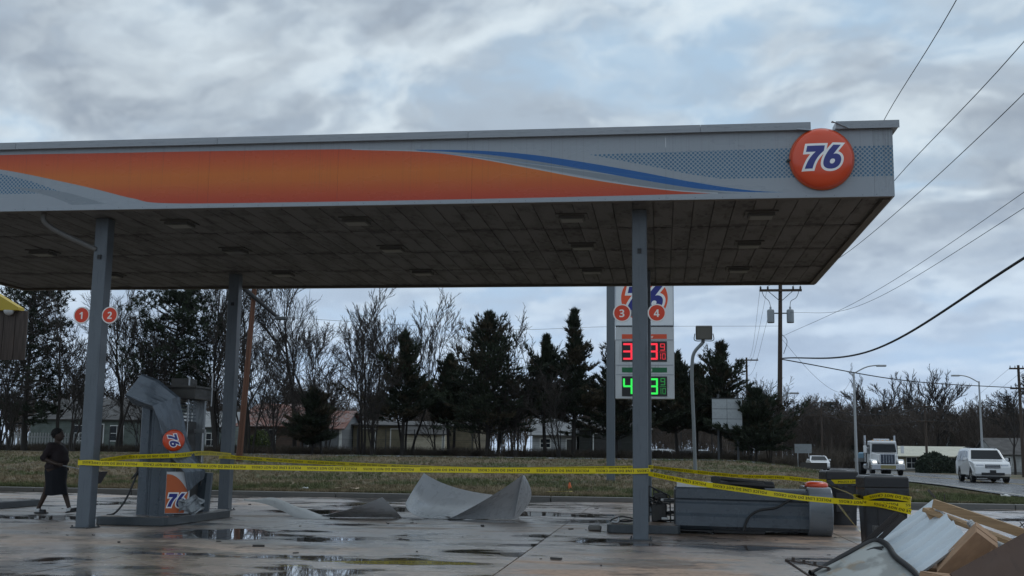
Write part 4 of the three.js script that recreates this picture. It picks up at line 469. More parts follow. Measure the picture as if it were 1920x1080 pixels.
  tag(mesh('pile_core', [rbox(2.9, 3.9, 0.003, 0.26, -12.6, -11.3, 0.04), rbox(2.45, 2.9, 0.003, 0.2, -12.7, -11.7, 0.04)], M.cardboard), 'flattened cardboard bundle under the boards of the debris pile', 'cardboard bundle');
}
{ // scraps lying about
  const r = rng(91); const scrap = (name, label, cat, x, z, w, h, d, mat, y = 0.004) => { const m = mesh(name, sheetGeo((u, v) => [(u - 0.5) * w, 0.004 + h * (0.4 + 0.6 * Math.sin(u * 5 + v * 3) * Math.sin(v * 4)) * (u * v + 0.2), (v - 0.5) * d], 6, 6, 0.004), mat); m.position.set(x, y, z); m.rotation.y = r() * 3; tag(m, label, cat); };
  scrap('paper_scrap', 'crumpled pale paper scrap on the verge grass left of the wooden pole', 'paper', -10.7, -33.2, 0.35, 0.1, 0.25, M.white, groundHeight(-10.7, -33.2) + 0.03); scrap('cardboard_scrap', 'flat tan cardboard scrap lying on the verge grass', 'cardboard', -9.4, -33.4, 0.75, 0.06, 0.4, std(0.5, 0.38, 0.28, 0.8), groundHeight(-9.4, -33.4) + 0.05); scrap('plastic_scrap', 'white plastic scrap in the right hand grass near the road', 'plastic', 11, -38.6, 0.3, 0.15, 0.25, M.white, groundHeight(11, -38.6) + 0.04); scrap('foam_scrap', 'white foam scrap against the kerb behind the curled sheet', 'foam', -5.3, -30.66, 0.5, 0.08, 0.2, std(0.35, 0.42, 0.48, 0.8)); scrap('yellow_scrap', 'yellow plastic strip lying on the verge behind the curled sheet', 'plastic', -3.0, -33.5, 1.0, 0.03, 0.12, std(0.5, 0.42, 0.1, 0.7), groundHeight(-3, -33.5) + 0.05);
  const cone = thing('marker_flag', 'tiny orange marker cone on the verge near the price sign post', 'marker', [-2.9, groundHeight(-2.9, -36), -36.0]); mesh('marker', new THREE.LatheGeometry([[0.1, 0], [0.1, 0.02], [0.07, 0.03], [0.02, 0.22], [0.001, 0.22]].map((q) => new THREE.Vector2(...q)), 16), std(0.6, 0.12, 0.03, 0.6), cone); mesh('foot', box(-0.11, 0.11, 0, 0.018, -0.11, 0.11), std(0.55, 0.1, 0.03, 0.6), cone);
  const bits = []; for (let i = 0; i < 120; i++) { const x = lerp(-13, 3, r()), z = lerp(-29, -12.5, r()), s = 0.01 + r() * r() * 0.05; const g = new THREE.BoxGeometry(s * (1 + r() * 3), s * 0.6, s); g.rotateY(r() * 3); g.translate(x, s * 0.3 + 0.004, z); bits.push(g); } tag(mesh('litter', bits, paint(0.05, 0.045, 0.04)), 'fine dark grit and splinters scattered over the wet concrete', 'litter', null, 'stuff');
}

// ------------------------------------------------------------------ trees
class Bars { constructor() { this.p = []; this.n = []; }
  seg(a, b, r0, r1, s) { const d = b.clone().sub(a).normalize(), u = Math.abs(d.y) < 0.9 ? V(0, 1, 0).cross(d).normalize() : V(1, 0, 0).cross(d).normalize(), w = d.clone().cross(u); const P = this.p, N = this.n;
    for (let i = 0; i < s; i++) { const t0 = i / s * 6.2832, t1 = (i + 1) / s * 6.2832, c0 = Math.cos(t0), s0 = Math.sin(t0), c1 = Math.cos(t1), s1 = Math.sin(t1); const n0 = [u.x * c0 + w.x * s0, u.y * c0 + w.y * s0, u.z * c0 + w.z * s0], n1 = [u.x * c1 + w.x * s1, u.y * c1 + w.y * s1, u.z * c1 + w.z * s1];
      const A = [a.x + n0[0] * r0, a.y + n0[1] * r0, a.z + n0[2] * r0], B = [a.x + n1[0] * r0, a.y + n1[1] * r0, a.z + n1[2] * r0], C = [b.x + n1[0] * r1, b.y + n1[1] * r1, b.z + n1[2] * r1], D = [b.x + n0[0] * r1, b.y + n0[1] * r1, b.z + n0[2] * r1]; P.push(...A, ...B, ...C, ...A, ...C, ...D); N.push(...n0, ...n1, ...n1, ...n0, ...n1, ...n0); } }
  geo() { const g = new THREE.BufferGeometry(); g.setAttribute('position', new THREE.Float32BufferAttribute(this.p, 3)); g.setAttribute('normal', new THREE.Float32BufferAttribute(this.n, 3)); g.setAttribute('uv', new THREE.BufferAttribute(new Float32Array(this.p.length / 3 * 2), 2)); return g; } }
function bareTreeGeo(seed, H, o = {}) { const { stems = 1, spread = 0.55, counts = [9, 7, 6, 4], bare = 0.35, rad = 0.014 } = o; const r = rng(seed), trunk = new Bars(), crown = new Bars();
  const grow = (p, d, len, rd, lev) => { const n = [7, 5, 4, 3, 2][lev]; let a = p.clone(), dir = d.clone(); const B = lev === 0 ? trunk : crown, pts = [a.clone()], dirs = [dir.clone()];
    for (let i = 0; i < n; i++) { dir.add(V((r() - 0.5) * 0.28, (r() - 0.35) * (lev ? 0.16 : 0.05), (r() - 0.5) * 0.28)).normalize(); const b = a.clone().addScaledVector(dir, len / n); B.seg(a, b, Math.max(rad * 0.6, rd * (1 - 0.8 * i / n)), Math.max(rad * 0.5, rd * (1 - 0.8 * (i + 1) / n)), lev === 0 ? 8 : lev < 2 ? 5 : 3); a = b; pts.push(a.clone()); dirs.push(dir.clone()); }
    if (lev >= counts.length) return; const c = counts[lev]; for (let k = 0; k < c; k++) { const t = lev === 0 ? lerp(bare, 0.98, (k + r() * 0.8) / c) : lerp(0.2, 1, (k + r()) / c), f = Math.min(n - 0.001, t * n), i = Math.floor(f), q = pts[i].clone().lerp(pts[i + 1], f - i); const az = r() * 6.2832, dd = dirs[i].clone(); const side = V(Math.cos(az), 0, Math.sin(az)).sub(dd.clone().multiplyScalar(dd.dot(V(Math.cos(az), 0, Math.sin(az))))).normalize(); const ang = spread * (0.7 + r() * 0.6); const nd = dd.multiplyScalar(Math.cos(ang)).addScaledVector(side, Math.sin(ang)); nd.y += 0.12; nd.normalize(); grow(q, nd, len * lerp(0.36, 0.62, r()) * (lev === 0 ? 1.05 - 0.5 * t : 0.9), Math.max(rad, rd * 0.42 * (1.1 - 0.5 * t)), lev + 1); } };
  for (let s = 0; s < stems; s++) { const a = r() * 6.28, k = stems > 1 ? 0.16 : 0.03; grow(V(Math.cos(a) * 0.12 * (stems - 1), -0.2, Math.sin(a) * 0.12 * (stems - 1)), V(Math.cos(a) * k, 1, Math.sin(a) * k).normalize(), H * lerp(0.8, 0.95, r()), H * 0.0125 * (stems > 1 ? 0.75 : 1.1), 0); }
  return { trunk: trunk.geo(), crown: crown.geo() }; }
class Leaves { constructor() { this.p = []; this.c = []; }
  tri(a, b, c, k) { this.p.push(...a, ...b, ...c); for (let i = 0; i < 3; i++) this.c.push(...k); }
  geo() { const g = new THREE.BufferGeometry(); g.setAttribute('position', new THREE.Float32BufferAttribute(this.p, 3)); g.setAttribute('color', new THREE.Float32BufferAttribute(this.c, 3)); g.setAttribute('uv', new THREE.BufferAttribute(new Float32Array(this.p.length / 3 * 2), 2)); g.computeVertexNormals(); return g; } }
function cedarGeo(seed, H, R, o = {}) { const { nb = 170, low = 0.15, sprays = 66, point = 0.95 } = o; const r = rng(seed), T = new Bars(), L = new Leaves(), lean = (r() - 0.5) * 0.05 * H; const at = (f) => V(lean * f * f + 0.05 * Math.sin(f * 9 + seed), f * H, 0.05 * Math.cos(f * 7 + seed));
  for (let i = 0; i < 10; i++) T.seg(at(i / 10).add(V(0, i ? 0 : -0.2, 0)), at((i + 1) / 10), H * 0.018 * (1 - i / 10.5), H * 0.018 * (1 - (i + 1) / 10.5), 7);
  for (let b = 0; b < nb; b++) { const f = lerp(low, 0.99, Math.pow((b + r()) / nb, 1.25)), az = b * 2.4 + r() * 1.2, lay = 0.8 + 0.34 * Math.sin(f * 19 + seed * 1.7 + Math.sin(az) * 1.5) + 0.2 * Math.sin(az * 2 + seed + f * 6), len = R * 2.6 * (Math.pow(1 - f, point) * (0.4 + 0.75 * r() * r()) * lay * (1 - 0.35 * sstep(0.16, 0.0, f)) + 0.012 + 0.03 * r()), up = lerp(0.22, 1.9, f * f) + (r() - 0.35) * 0.6; const o0 = at(f), d = V(Math.cos(az), up, Math.sin(az)).normalize(); T.seg(o0, o0.clone().addScaledVector(d, len * 0.8), 0.025, 0.008, 3); const tone = 0.7 + r() * 0.6, brown = r() < 0.3 ? 1 : 0;
    const subs = []; for (let s = 0; s < 9; s++) { const t = 0.18 + 0.8 * (s + r()) / 9, a2 = az + (s % 2 ? 1 : -1) * (0.5 + r() * 0.7); subs.push([o0.clone().addScaledVector(d, len * t), V(Math.cos(a2), up * 0.7 + 0.15 + (r() - 0.5) * 0.3, Math.sin(a2)).normalize(), len * (1.15 - t) * 0.5 + 0.03]); } subs.push([o0, d, len]);
    const ns = Math.round(sprays * clamp(0.2 + 0.75 * len / R, 0.25, 1.5)); for (let s = 0; s < ns; s++) { const B = subs[s % 10], t = 0.15 + 0.95 * r(), q = B[0].clone().addScaledVector(B[1], B[2] * t).add(V((r() - 0.5) * 0.12, (r() - 0.5) * 0.12, (r() - 0.5) * 0.12)); const k = tone * (0.7 + r() * 0.6), c = brown ? [0.05 * k, 0.04 * k, 0.022 * k] : [0.024 * k, 0.033 * k, 0.017 * k];
      for (let m = 0; m < 3; m++) { const e = d.clone().add(V((r() - 0.5) * 1.5, (r() - 0.3) * 1.2, (r() - 0.5) * 1.5)).normalize(), l = 0.12 + r() * 0.22, sd = V(r() - 0.5, r() - 0.5, r() - 0.5).cross(e).normalize().multiplyScalar(0.016 + r() * 0.026); L.tri([q.x - sd.x, q.y - sd.y, q.z - sd.z], [q.x + sd.x, q.y + sd.y, q.z + sd.z], [q.x + e.x * l, q.y + e.y * l, q.z + e.z * l], c); } } }
  return { trunk: T.geo(), crown: L.geo() }; }
function pineGeo(seed, H, R, low = 0.38) { const r = rng(seed), T = new Bars(), L = new Leaves(); const at = (f) => V(0.3 * Math.sin(f * 2 + seed), f * H, 0.2 * Math.cos(f * 3)); for (let i = 0; i < 12; i++) T.seg(at(i / 12).add(V(0, i ? 0 : -0.2, 0)), at((i + 1) / 12), H * 0.02 * (1 - i / 13), H * 0.02 * (1 - (i + 1) / 13), 8);
  for (let b = 0; b < 70; b++) { const f = lerp(low, 0.99, (b + r()) / 70), x = (f - low) / (1 - low), len = R * Math.pow(Math.sin(Math.PI * clamp(0.16 + 0.84 * x) * 0.97), 0.7) * (0.55 + 0.6 * r()), az = b * 2.4 + r(); const o0 = at(f), d = V(Math.cos(az), 0.1 + 0.5 * x + (r() - 0.5) * 0.4, Math.sin(az)).normalize(); T.seg(o0, o0.clone().addScaledVector(d, len), 0.05, 0.014, 4); const tone = 0.7 + r() * 0.6;
    for (let s = 0; s < 24; s++) { const t = 0.3 + 0.75 * Math.sqrt(r()), q = o0.clone().addScaledVector(d, len * t).add(V((r() - 0.5) * len * 0.45, (r() - 0.3) * len * 0.28, (r() - 0.5) * len * 0.45)), k = tone * (0.7 + r() * 0.6), c = [0.019 * k, 0.029 * k, 0.014 * k]; for (let m = 0; m < 16; m++) { const e = V(r() - 0.5, r() - 0.25, r() - 0.5).normalize(), l = 0.16 + r() * 0.2, sd = V(r() - 0.5, r() - 0.5, r() - 0.5).cross(e).normalize().multiplyScalar(0.024); L.tri([q.x - sd.x, q.y - sd.y, q.z - sd.z], [q.x + sd.x, q.y + sd.y, q.z + sd.z], [q.x + e.x * l, q.y + e.y * l, q.z + e.z * l], c); } } }
  return { trunk: T.geo(), crown: L.geo() }; }
M.needles = new THREE.MeshStandardMaterial({ vertexColors: true, roughness: 0.85, side: THREE.DoubleSide });
function tree(name, label, g, x, z, group, turn = 0, leafy = false, s = 1) { const t = thing(name, label, 'tree', [x, groundHeight(x, z), z], turn, group); mesh('trunk', g.trunk, M.bark, t); mesh('crown', g.crown, leafy ? M.needles : M.twig, t); t.scale.setScalar(s); return t; }
{ const B = 'bare trees along the back of the lot', Cg = 'dark cedars along the back of the lot';
  const g1 = bareTreeGeo(1, 9.8, { stems: 2, spread: 0.5 }), g2 = bareTreeGeo(2, 9.0, { stems: 1, spread: 0.62, bare: 0.25 }), g3 = bareTreeGeo(3, 8.0, { stems: 3, spread: 0.42, counts: [8, 6, 5, 4] }), g4 = bareTreeGeo(4, 6.5, { stems: 3, spread: 0.6, counts: [7, 6, 5, 3], bare: 0.15 }), g5 = bareTreeGeo(5, 10.4, { stems: 1, spread: 0.5, bare: 0.4, counts: [11, 7, 6, 4] });
  const bt = (g, x, z, turn, s, label) => tree('bare_tree', label, g, x, z, B, turn, false, s);
  bt(g2, -34.6, -61.5, 0.3, 0.98, 'bare tree right of the round pine near the store awning'); bt(g4, -33.2, -60.5, 1.4, 1.0, 'short many stemmed bare tree behind the walking person'); bt(g1, -31.2, -62, 2.1, 0.86, 'forked bare tree seen right of the numbered 1 and 2 column'); bt(g4, -29.0, -61, 0.5, 1.06, 'low branching bare tree behind the torn standing pump'); bt(g5, -25.2, -62, 1.0, 0.95, 'tall bare tree just right of the spreading pine'); bt(g2, -23.9, -63, 4.0, 1.08, 'bare tree behind the rear left canopy column'); bt(g5, -21.9, -66, 2.6, 1.0, 'tall upright bare tree behind the rusty roofed cottage'); bt(g1, -20.4, -65, 5.1, 0.84, 'bare tree just right of the leaning reddish pole'); bt(g4, -18.3, -60.5, 3.3, 1.05, 'brushy bare tree in front of the rusty roofed cottage'); bt(g3, -16.5, -61.5, 0.2, 1.0, 'three stemmed bare tree in front of the olive storage building'); bt(g3, -14.6, -64, 2.0, 1.05, 'bare tree rising behind the leftmost dark cedar'); bt(g2, -12.2, -66, 1.1, 0.8, 'thin bare tree in the gap between two cedars'); bt(g4, -9.9, -66, 0.0, 1.25, 'bare tree whose twigs show above the broad cedar'); bt(g4, 5.0, -63, 2.2, 0.62, 'bushy bare tree beside the blank panelled board'); bt(g4, 5.9, -65, 4.4, 0.7, 'small bare tree close by the wooden utility pole'); bt(g4, -36.8, -60, 5.0, 0.8, 'low bare tree under the round pine');
  bt(g3, -38.9, -63, 1.0, 1.1, 'three stemmed bare tree behind the round pine'); bt(g5, -33.0, -66, 3.0, 0.86, 'tall thin bare tree behind the numbered 1 and 2 column'); bt(g3, -30.2, -65, 4.2, 0.95, 'three stemmed bare tree left of the spreading pine'); bt(g1, -26.6, -66, 0.7, 1.0, 'forked bare tree right behind the spreading pine'); bt(g3, -22.9, -61, 5.5, 0.9, 'three stemmed bare tree left of the leaning reddish pole'); bt(g4, -21.0, -60.5, 2.9, 0.85, 'brushy bare tree at the foot of the leaning reddish pole'); bt(g2, -17.4, -67, 0.9, 0.85, 'bare tree right behind the annex gable'); bt(g4, -15.6, -60, 4.6, 0.8, 'brushy bare tree before the olive storage building'); bt(g4, -7.6, -60.3, 1.9, 0.75, 'brushy bare tree between the widest and the slim cedar'); bt(g4, -5.4, -60.2, 3.9, 0.7, 'brushy bare tree beside the white house');
  [[-41, 0.9, 'outermost left'], [-35.6, 0.85, 'beside the picket fence'], [-32.2, 0.75, 'before the teal house'], [-30.0, 0.8, 'left of the teal house window'], [-27.2, 0.85, 'beside the yellow green bush'], [-24.2, 0.8, 'before the cottage brick wall'], [-19.7, 0.7, 'before the grey annex'], [-13.2, 0.7, 'before the olive building end'], [-10.9, 0.7, 'under the widest cedar']].forEach(([x, k, where], i) => bt(g4, x, -65.5 - (i % 3), i * 1.3, k, 'scrubby bare sapling ' + where));
  const ct = (seed, H, R, x, z, label, o) => tree('cedar_tree', label, cedarGeo(seed, H, R, o), x, z, Cg, seed, true);
  ct(21, 6.6, 1.9, -14.1, -61, 'ragged dark cedar before the pale sided shed', { low: 0.26 }); ct(22, 7.8, 2.7, -9.5, -61.5, 'broad dense dark cedar, widest of the row', { nb: 240, sprays: 62 }); ct(23, 6.6, 1.7, -6.4, -62, 'slim dark cedar left of the white house window', { low: 0.3 }); ct(24, 8.0, 1.7, -4.7, -61.5, 'tallest pointed dark cedar beside the price sign post', { point: 1.05, low: 0.26 }); ct(25, 6.2, 2.0, -2.5, -62, 'dark cedar behind the price sign'); ct(26, 5.6, 1.9, 0.8, -62.5, 'dark cedar behind the right front canopy column', { low: 0.24 }); ct(27, 6.2, 2.0, 3.2, -62.5, 'dark cedar standing over the blank panelled board', { low: 0.2 }); ct(28, 5.2, 1.8, 2.0, -66, 'smaller dark cedar behind the bent floodlight pole', { low: 0.3 }); ct(29, 5.6, 1.7, -12.0, -63, 'dark cedar filling the gap left of the widest cedar', { low: 0.3 }); ct(30, 3.4, 1.2, -18.9, -60, 'young dark cedar before the rusty roofed cottage'); ct(31, 3.6, 1.5, 4.9, -60.5, 'short ragged cedar right of the blank panelled board');
  tree('pine_tree', 'round crowned dark pine beside the store awning', pineGeo(41, 9.7, 3.6, 0.14), -36.8, -62, 'pines along the back of the lot', 0, true); tree('pine_tree', 'spreading dark pine behind the torn standing pump', pineGeo(42, 9.2, 3.1, 0.36), -28.0, -62.5, 'pines along the back of the lot', 1, true);
  tree('bare_tree', 'spreading bare tree by the house at the far side of the road', bareTreeGeo(6, 9.2, { spread: 0.75, bare: 0.3, rad: 0.03 }), 32.3, -110, 'bare trees across the road'); tree('bare_tree', 'tall bare tree standing above the far woods behind the truck', bareTreeGeo(7, 13, { stems: 2, spread: 0.5, rad: 0.04 }), 34.5, -185, 'bare trees across the road'); tree('bare_tree', 'tall bare tree standing above the far woods over the low building', bareTreeGeo(8, 12.6, { stems: 3, spread: 0.5, rad: 0.04 }), 42.5, -185, 'bare trees across the road');
  // a green shoot of young bush by the cottage
  const bush = (label, x, z, R, H, seed, c3) => { const r = rng(seed), L = new Leaves(), T = new Bars(); for (let i = 0; i < 14; i++) { const a = r() * 6.28; T.seg(V(0, -0.1, 0), V(Math.cos(a) * R * 0.7, H * (0.5 + r() * 0.4), Math.sin(a) * R * 0.7), 0.03, 0.01, 4); } for (let i = 0; i < 5200; i++) { const a = r() * 6.28, el = Math.asin(r() * 1.1 - 0.1), q = 0.72 + 0.32 * fbm(a * 1.6 + seed, el * 2.4, 3) + 0.08 * r(); const p = V(Math.cos(a) * Math.cos(el) * R * q, Math.max(0.04, Math.sin(el) * H * q), Math.sin(a) * Math.cos(el) * R * q), e = V(r() - 0.5, r() - 0.3, r() - 0.5).normalize(), l = R * 0.09 * (0.6 + r()), sd = V(r() - 0.5, r() - 0.5, r() - 0.5).cross(e).normalize().multiplyScalar(l * 0.4), k = 0.6 + r() * 0.8; L.tri([p.x - sd.x, p.y - sd.y, p.z - sd.z], [p.x + sd.x, p.y + sd.y, p.z + sd.z], [p.x + e.x * l, p.y + e.y * l, p.z + e.z * l], c3.map((v) => v * k)); } const t = thing('bush', label, 'bush', [x, groundHeight(x, z), z], 0, 'leafy bushes'); mesh('stems', T.geo(), M.bark, t); mesh('foliage', L.geo(), M.needles, t); };
  bush('large rounded dark green bush at the roadside before the low building', 26.3, -115, 1.9, 2.0, 51, [0.02, 0.032, 0.018]); bush('smaller dark green bush beside the rounded roadside bush', 29.3, -117, 1.3, 1.7, 52, [0.022, 0.033, 0.019]); bush('yellow green bush against the rusty roofed cottage', -27.0, -74, 1.1, 1.5, 53, [0.075, 0.1, 0.028]);
  // the far woods and the undergrowth: masses nobody could count
  const wood = new THREE.Group(); wood.name = 'far_woodland'; tag(wood, 'bare brown winter woods closing the view beyond the road', 'woodland', null, 'stuff'); scene.add(wood); const wm = std(0.088, 0.068, 0.055, 0.95), em = new THREE.MeshStandardMaterial({ vertexColors: true, roughness: 0.9, side: THREE.DoubleSide }); const r = rng(61);
  for (let k = 0; k < 4; k++) { const q = bareTreeGeo(70 + k, 12, { stems: 1 + k % 2, spread: 0.5, counts: [8, 6, 4, 2], bare: 0.16, rad: 0.035 }), n = 190, im = new THREE.InstancedMesh(join([q.trunk, q.crown]), wm, n), m = new THREE.Matrix4(), qq = new THREE.Quaternion(); for (let i = 0; i < n; i++) { let x, z; if (i < 112) { z = lerp(-165, -250, r()); x = lerp(6, 92, r()) * (-z / 200) * 0.98; } else { z = lerp(-115, -190, r()); x = lerp(-0.62, 0.06, r()) * -z; } const s = (0.56 + r() * 0.36) * (i < 112 ? 1 : 0.8); qq.setFromAxisAngle(V(0, 1, 0), r() * 6.28); m.compose(V(x, groundHeight(x, z) - 0.1, z), qq, V(s * 1.1, s, s * 1.1)); im.setMatrixAt(i, m); } im.name = 'bare_wood'; im.castShadow = im.receiveShadow = true; wood.add(im); }
  { const q = pineGeo(91, 9, 3.2, 0.08), n = 46, im = new THREE.InstancedMesh(join([q.crown]), em, n), m = new THREE.Matrix4(), qq = new THREE.Quaternion(); for (let i = 0; i < n; i++) { const z = lerp(-185, -260, r()), x = lerp(10, 96, r()) * (-z / 200), s = 0.5 + r() * 0.6; qq.setFromAxisAngle(V(0, 1, 0), r() * 6.28); m.compose(V(x, 0, z), qq, V(s, s, s)); im.setMatrixAt(i, m); } im.name = 'evergreen_wood'; wood.add(im); }
  const twigs = new Bars(); for (let i = 0; i < 46; i++) { const a = r() * 6.28, b = V((r() - 0.5) * 0.5, 0, (r() - 0.5) * 0.5), h = 0.4 + r() * 0.7, e = b.clone().add(V(Math.cos(a) * 0.4 * r(), h, Math.sin(a) * 0.4 * r())); twigs.seg(b, e, 0.008, 0.004, 3); twigs.seg(b.clone().lerp(e, 0.5), b.clone().lerp(e, 0.5).add(V((r() - 0.5) * 0.5, 0.3, (r() - 0.5) * 0.5)), 0.005, 0.003, 3); }
  const n = 1100, im = new THREE.InstancedMesh(twigs.geo(), std(1, 1, 1, 0.95), n), m = new THREE.Matrix4(), qq = new THREE.Quaternion(), c = new THREE.Color(); for (let i = 0; i < n; i++) { let x = lerp(-42, 7, r()), z = lerp(-61, -68, r()), s = 0.6 + r() * 0.8; if (i > 800) { x = lerp(10, 70, r()); z = -150 - r() * 15; s *= 2.6; x *= 1.2; } qq.setFromAxisAngle(V(0, 1, 0), r() * 6.28); m.compose(V(x, groundHeight(x, z) - 0.03, z), qq, V(s, s * (i > 800 ? 0.8 : 0.42), s)); im.setMatrixAt(i, m); const k = 0.6 + r() * 0.8; c.setRGB(0.075 * k, 0.06 * k, 0.045 * k); im.setColorAt(i, c); } im.name = 'undergrowth'; im.castShadow = im.receiveShadow = true; tag(im, 'tangled brown winter undergrowth along the tree line', 'undergrowth', null, 'stuff'); scene.add(im);
}

// ------------------------------------------------------------------ houses and sheds
function building(name, label, x0, x1, z0, z1, base, eave, ridge, wallMat, roofMat, o = {}) { // ridge along x unless o.gable (ridge along z)
  const b = thing(name, label, 'building', [0, 0, 0], 0, o.group); const cx = (x0 + x1) / 2, cz = (z0 + z1) / 2, ov = o.over ?? 0.3;
  const end = (g) => g; const poly = o.gable ? extrude([[x0, base - 0.3], [x1, base - 0.3], [x1, eave], [cx, ridge], [x0, eave]], z1 - z0).translate(0, 0, z0) : extrude([[z0, base - 0.3], [z1, base - 0.3], [z1, eave], [cz, ridge], [z0, eave]], x1 - x0).rotateY(-Math.PI / 2).translate(x1, 0, 0);
  mesh('wall', worldUV(plain(poly), 'x', 'y', 2, 2), wallMat, b);
  const slab = (a, c, len0, len1, along) => { const [p, q] = [a, c], dx = q[0] - p[0], dy = q[1] - p[1], L = Math.hypot(dx, dy) + 0.02, g = new THREE.BoxGeometry(L, 0.08, len1 - len0); g.rotateZ(Math.atan2(dy, dx)); g.translate((p[0] + q[0]) / 2, (p[1] + q[1]) / 2 + 0.06, (len0 + len1) / 2); return along ? g : g.rotateY(-Math.PI / 2).translate(0, 0, 0); };
  if (o.gable) { const k = ov / (cx - x0) * (ridge - eave); mesh('roof', worldUV(slab([x0 - ov, eave - k], [cx, ridge], z0 - ov, z1 + ov, true), 'x', 'z', 3, 3), roofMat, b); mesh('roof', worldUV(slab([cx, ridge], [x1 + ov, eave - k], z0 - ov, z1 + ov, true), 'x', 'z', 3, 3), roofMat, b); }
  else { const k = ov / (cz - z0) * (ridge - eave); const s1 = slab([z0 - ov, eave - k], [cz, ridge], -x1 - ov, -x0 + ov, false), s2 = slab([cz, ridge], [z1 + ov, eave - k], -x1 - ov, -x0 + ov, false); mesh('roof', worldUV(s1, 'x', 'z', 3, 3), roofMat, b); mesh('roof', worldUV(s2, 'x', 'z', 3, 3), roofMat, b); }
  for (const [a, c, y0, y1, kind] of o.openings || []) { const f = mesh(kind, [box(a - 0.06, c + 0.06, y1, y1 + 0.07, z1 + 0.002, z1 + 0.05), box(a - 0.06, c + 0.06, y0 - 0.07, y0, z1 + 0.002, z1 + 0.06), box(a - 0.07, a, y0, y1, z1 + 0.002, z1 + 0.05), box(c, c + 0.07, y0, y1, z1 + 0.002, z1 + 0.05)], M.white, b); mesh(kind === 'door' ? 'leaf' : 'pane', box(a, c, y0, y1, z1 + 0.004, z1 + 0.02), kind === 'door' ? o.doorMat || M.inner : M.glass, f); if (kind === 'window') mesh('glazing_bar', [box((a + c) / 2 - 0.02, (a + c) / 2 + 0.02, y0, y1, z1 + 0.021, z1 + 0.035), box(a, c, (y0 + y1) / 2 - 0.02, (y0 + y1) / 2 + 0.02, z1 + 0.021, z1 + 0.034)], M.white, f); }
  for (const x of o.posts || []) mesh('corner_board', box(x - 0.09, x + 0.09, base - 0.2, eave - 0.02, z1 + 0.003, z1 + 0.06), M.white, b);
  mesh('footing', box(x0 - 0.05, x1 + 0.05, base - 0.35, base + 0.12, z0 - 0.05, z1 + 0.08), M.kerb, b); return b; }
{ const siding = (r, g, b) => new THREE.MeshStandardMaterial({ roughness: 0.75, side: THREE.DoubleSide, map: dataTex(256, 256, (u, v) => { const n = fbm(u * 7, v * 7, 4), l = (v * 14) % 1 < 0.1 ? 0.72 : 1, t = (0.75 + 0.5 * (n - 0.4)) * l; return [r * t, g * t, b * t]; }, true) });
  const rust = new THREE.MeshStandardMaterial({ roughness: 0.7, side: THREE.DoubleSide, map: dataTex(256, 256, (u, v) => { const n = fbm(u * 6, v * 6, 5), k = fbm(u * 40, v * 5 + 9, 3), l = (u * 12) % 1 < 0.08 ? 0.75 : 1; return mix3([0.2, 0.15, 0.14], [0.17, 0.07, 0.05], sstep(0.38, 0.58, n * 0.6 + k * 0.4)).map((c) => c * l); }, true) });
  const shingle = paint(0.06, 0.058, 0.058, 0.85), tin = paint(0.18, 0.185, 0.19, 0.5, 0.2);
  building('cottage', 'old brick cottage under a rusty red tin roof', -29.3, -24.9, -84, -76, 1.15, 3.0, 4.6, siding(0.13, 0.085, 0.065), rust, { openings: [[-27.6, -26.7, 1.7, 2.7, 'window']], group: 'sheds and houses behind the trees' });
  building('cottage_annex', 'grey sided annex with white gable trim beside the rusty roofed cottage', -24.8, -22.1, -82, -76.5, 1.15, 2.9, 4.1, siding(0.2, 0.215, 0.23), rust, { openings: [[-24.4, -23.6, 1.25, 2.7, 'door']], posts: [-22.15], group: 'sheds and houses behind the trees' });
  building('storage_building', 'long low olive storage building with flat dark roof behind the trees', -22.0, -13.2, -86, -79.2, 1.12, 3.15, 3.5, siding(0.19, 0.165, 0.11), shingle, { openings: [[-21.3, -20.4, 1.2, 2.9, 'door'], [-19.2, -17.2, 1.2, 2.9, 'door']], doorMat: paint(0.2, 0.18, 0.12), group: 'sheds and houses behind the trees' });
  building('sided_shed', 'pale cream sided shed with a white corner board', -18.0, -14.95, -79, -77.4, 1.12, 2.55, 3.0, siding(0.55, 0.5, 0.39), shingle, { posts: [-15.05], over: 0.15, group: 'sheds and houses behind the trees' });
  building('white_house', 'small white house with one dark window behind the slim cedars', -8.9, -5.85, -84, -78, 1.1, 2.6, 3.7, siding(0.42, 0.44, 0.455), tin, { openings: [[-8.3, -7.65, 1.75, 2.3, 'window'], [-6.5, -6.05, 1.15, 2.3, 'door']], posts: [-5.9], group: 'sheds and houses behind the trees' });
  building('dark_shed', 'black green shed beside the white house behind the price sign', -5.6, -0.9, -84, -77.5, 1.1, 2.95, 3.6, siding(0.03, 0.034, 0.03), shingle, { openings: [[-4.6, -3.2, 1.12, 2.7, 'door']], group: 'sheds and houses behind the trees' });
  building('green_house', 'pale green sided house behind the picket fence', -48.5, -38.8, -92, -82, 1.1, 3.5, 5.2, siding(0.13, 0.16, 0.145), shingle, { openings: [[-45, -44, 1.9, 3.0, 'window'], [-41.9, -40.9, 1.9, 3.0, 'window'], [-43.4, -42.5, 1.2, 3.1, 'door']], group: 'sheds and houses behind the trees' });
  building('teal_house', 'pale teal house showing between the trees behind the torn pump', -37.2, -32.5, -90, -82, 1.1, 3.0, 4.2, siding(0.16, 0.2, 0.195), tin, { openings: [[-34.2, -33.4, 1.6, 2.5, 'window']], group: 'sheds and houses behind the trees' });
  building('roadside_building', 'low cream building with a pale metal roof across the road', 25.4, 33.2, -138, -128, 0.05, 1.6, 2.6, siding(0.34, 0.3, 0.22), paint(0.55, 0.53, 0.42, 0.5), { over: 0.6, openings: [[26.4, 27.4, 0.3, 1.4, 'window'], [28.2, 29.0, 0.1, 1.45, 'door'], [30.4, 31.8, 0.3, 1.4, 'window']], doorMat: paint(0.2, 0.1, 0.06), group: 'buildings across the road' });
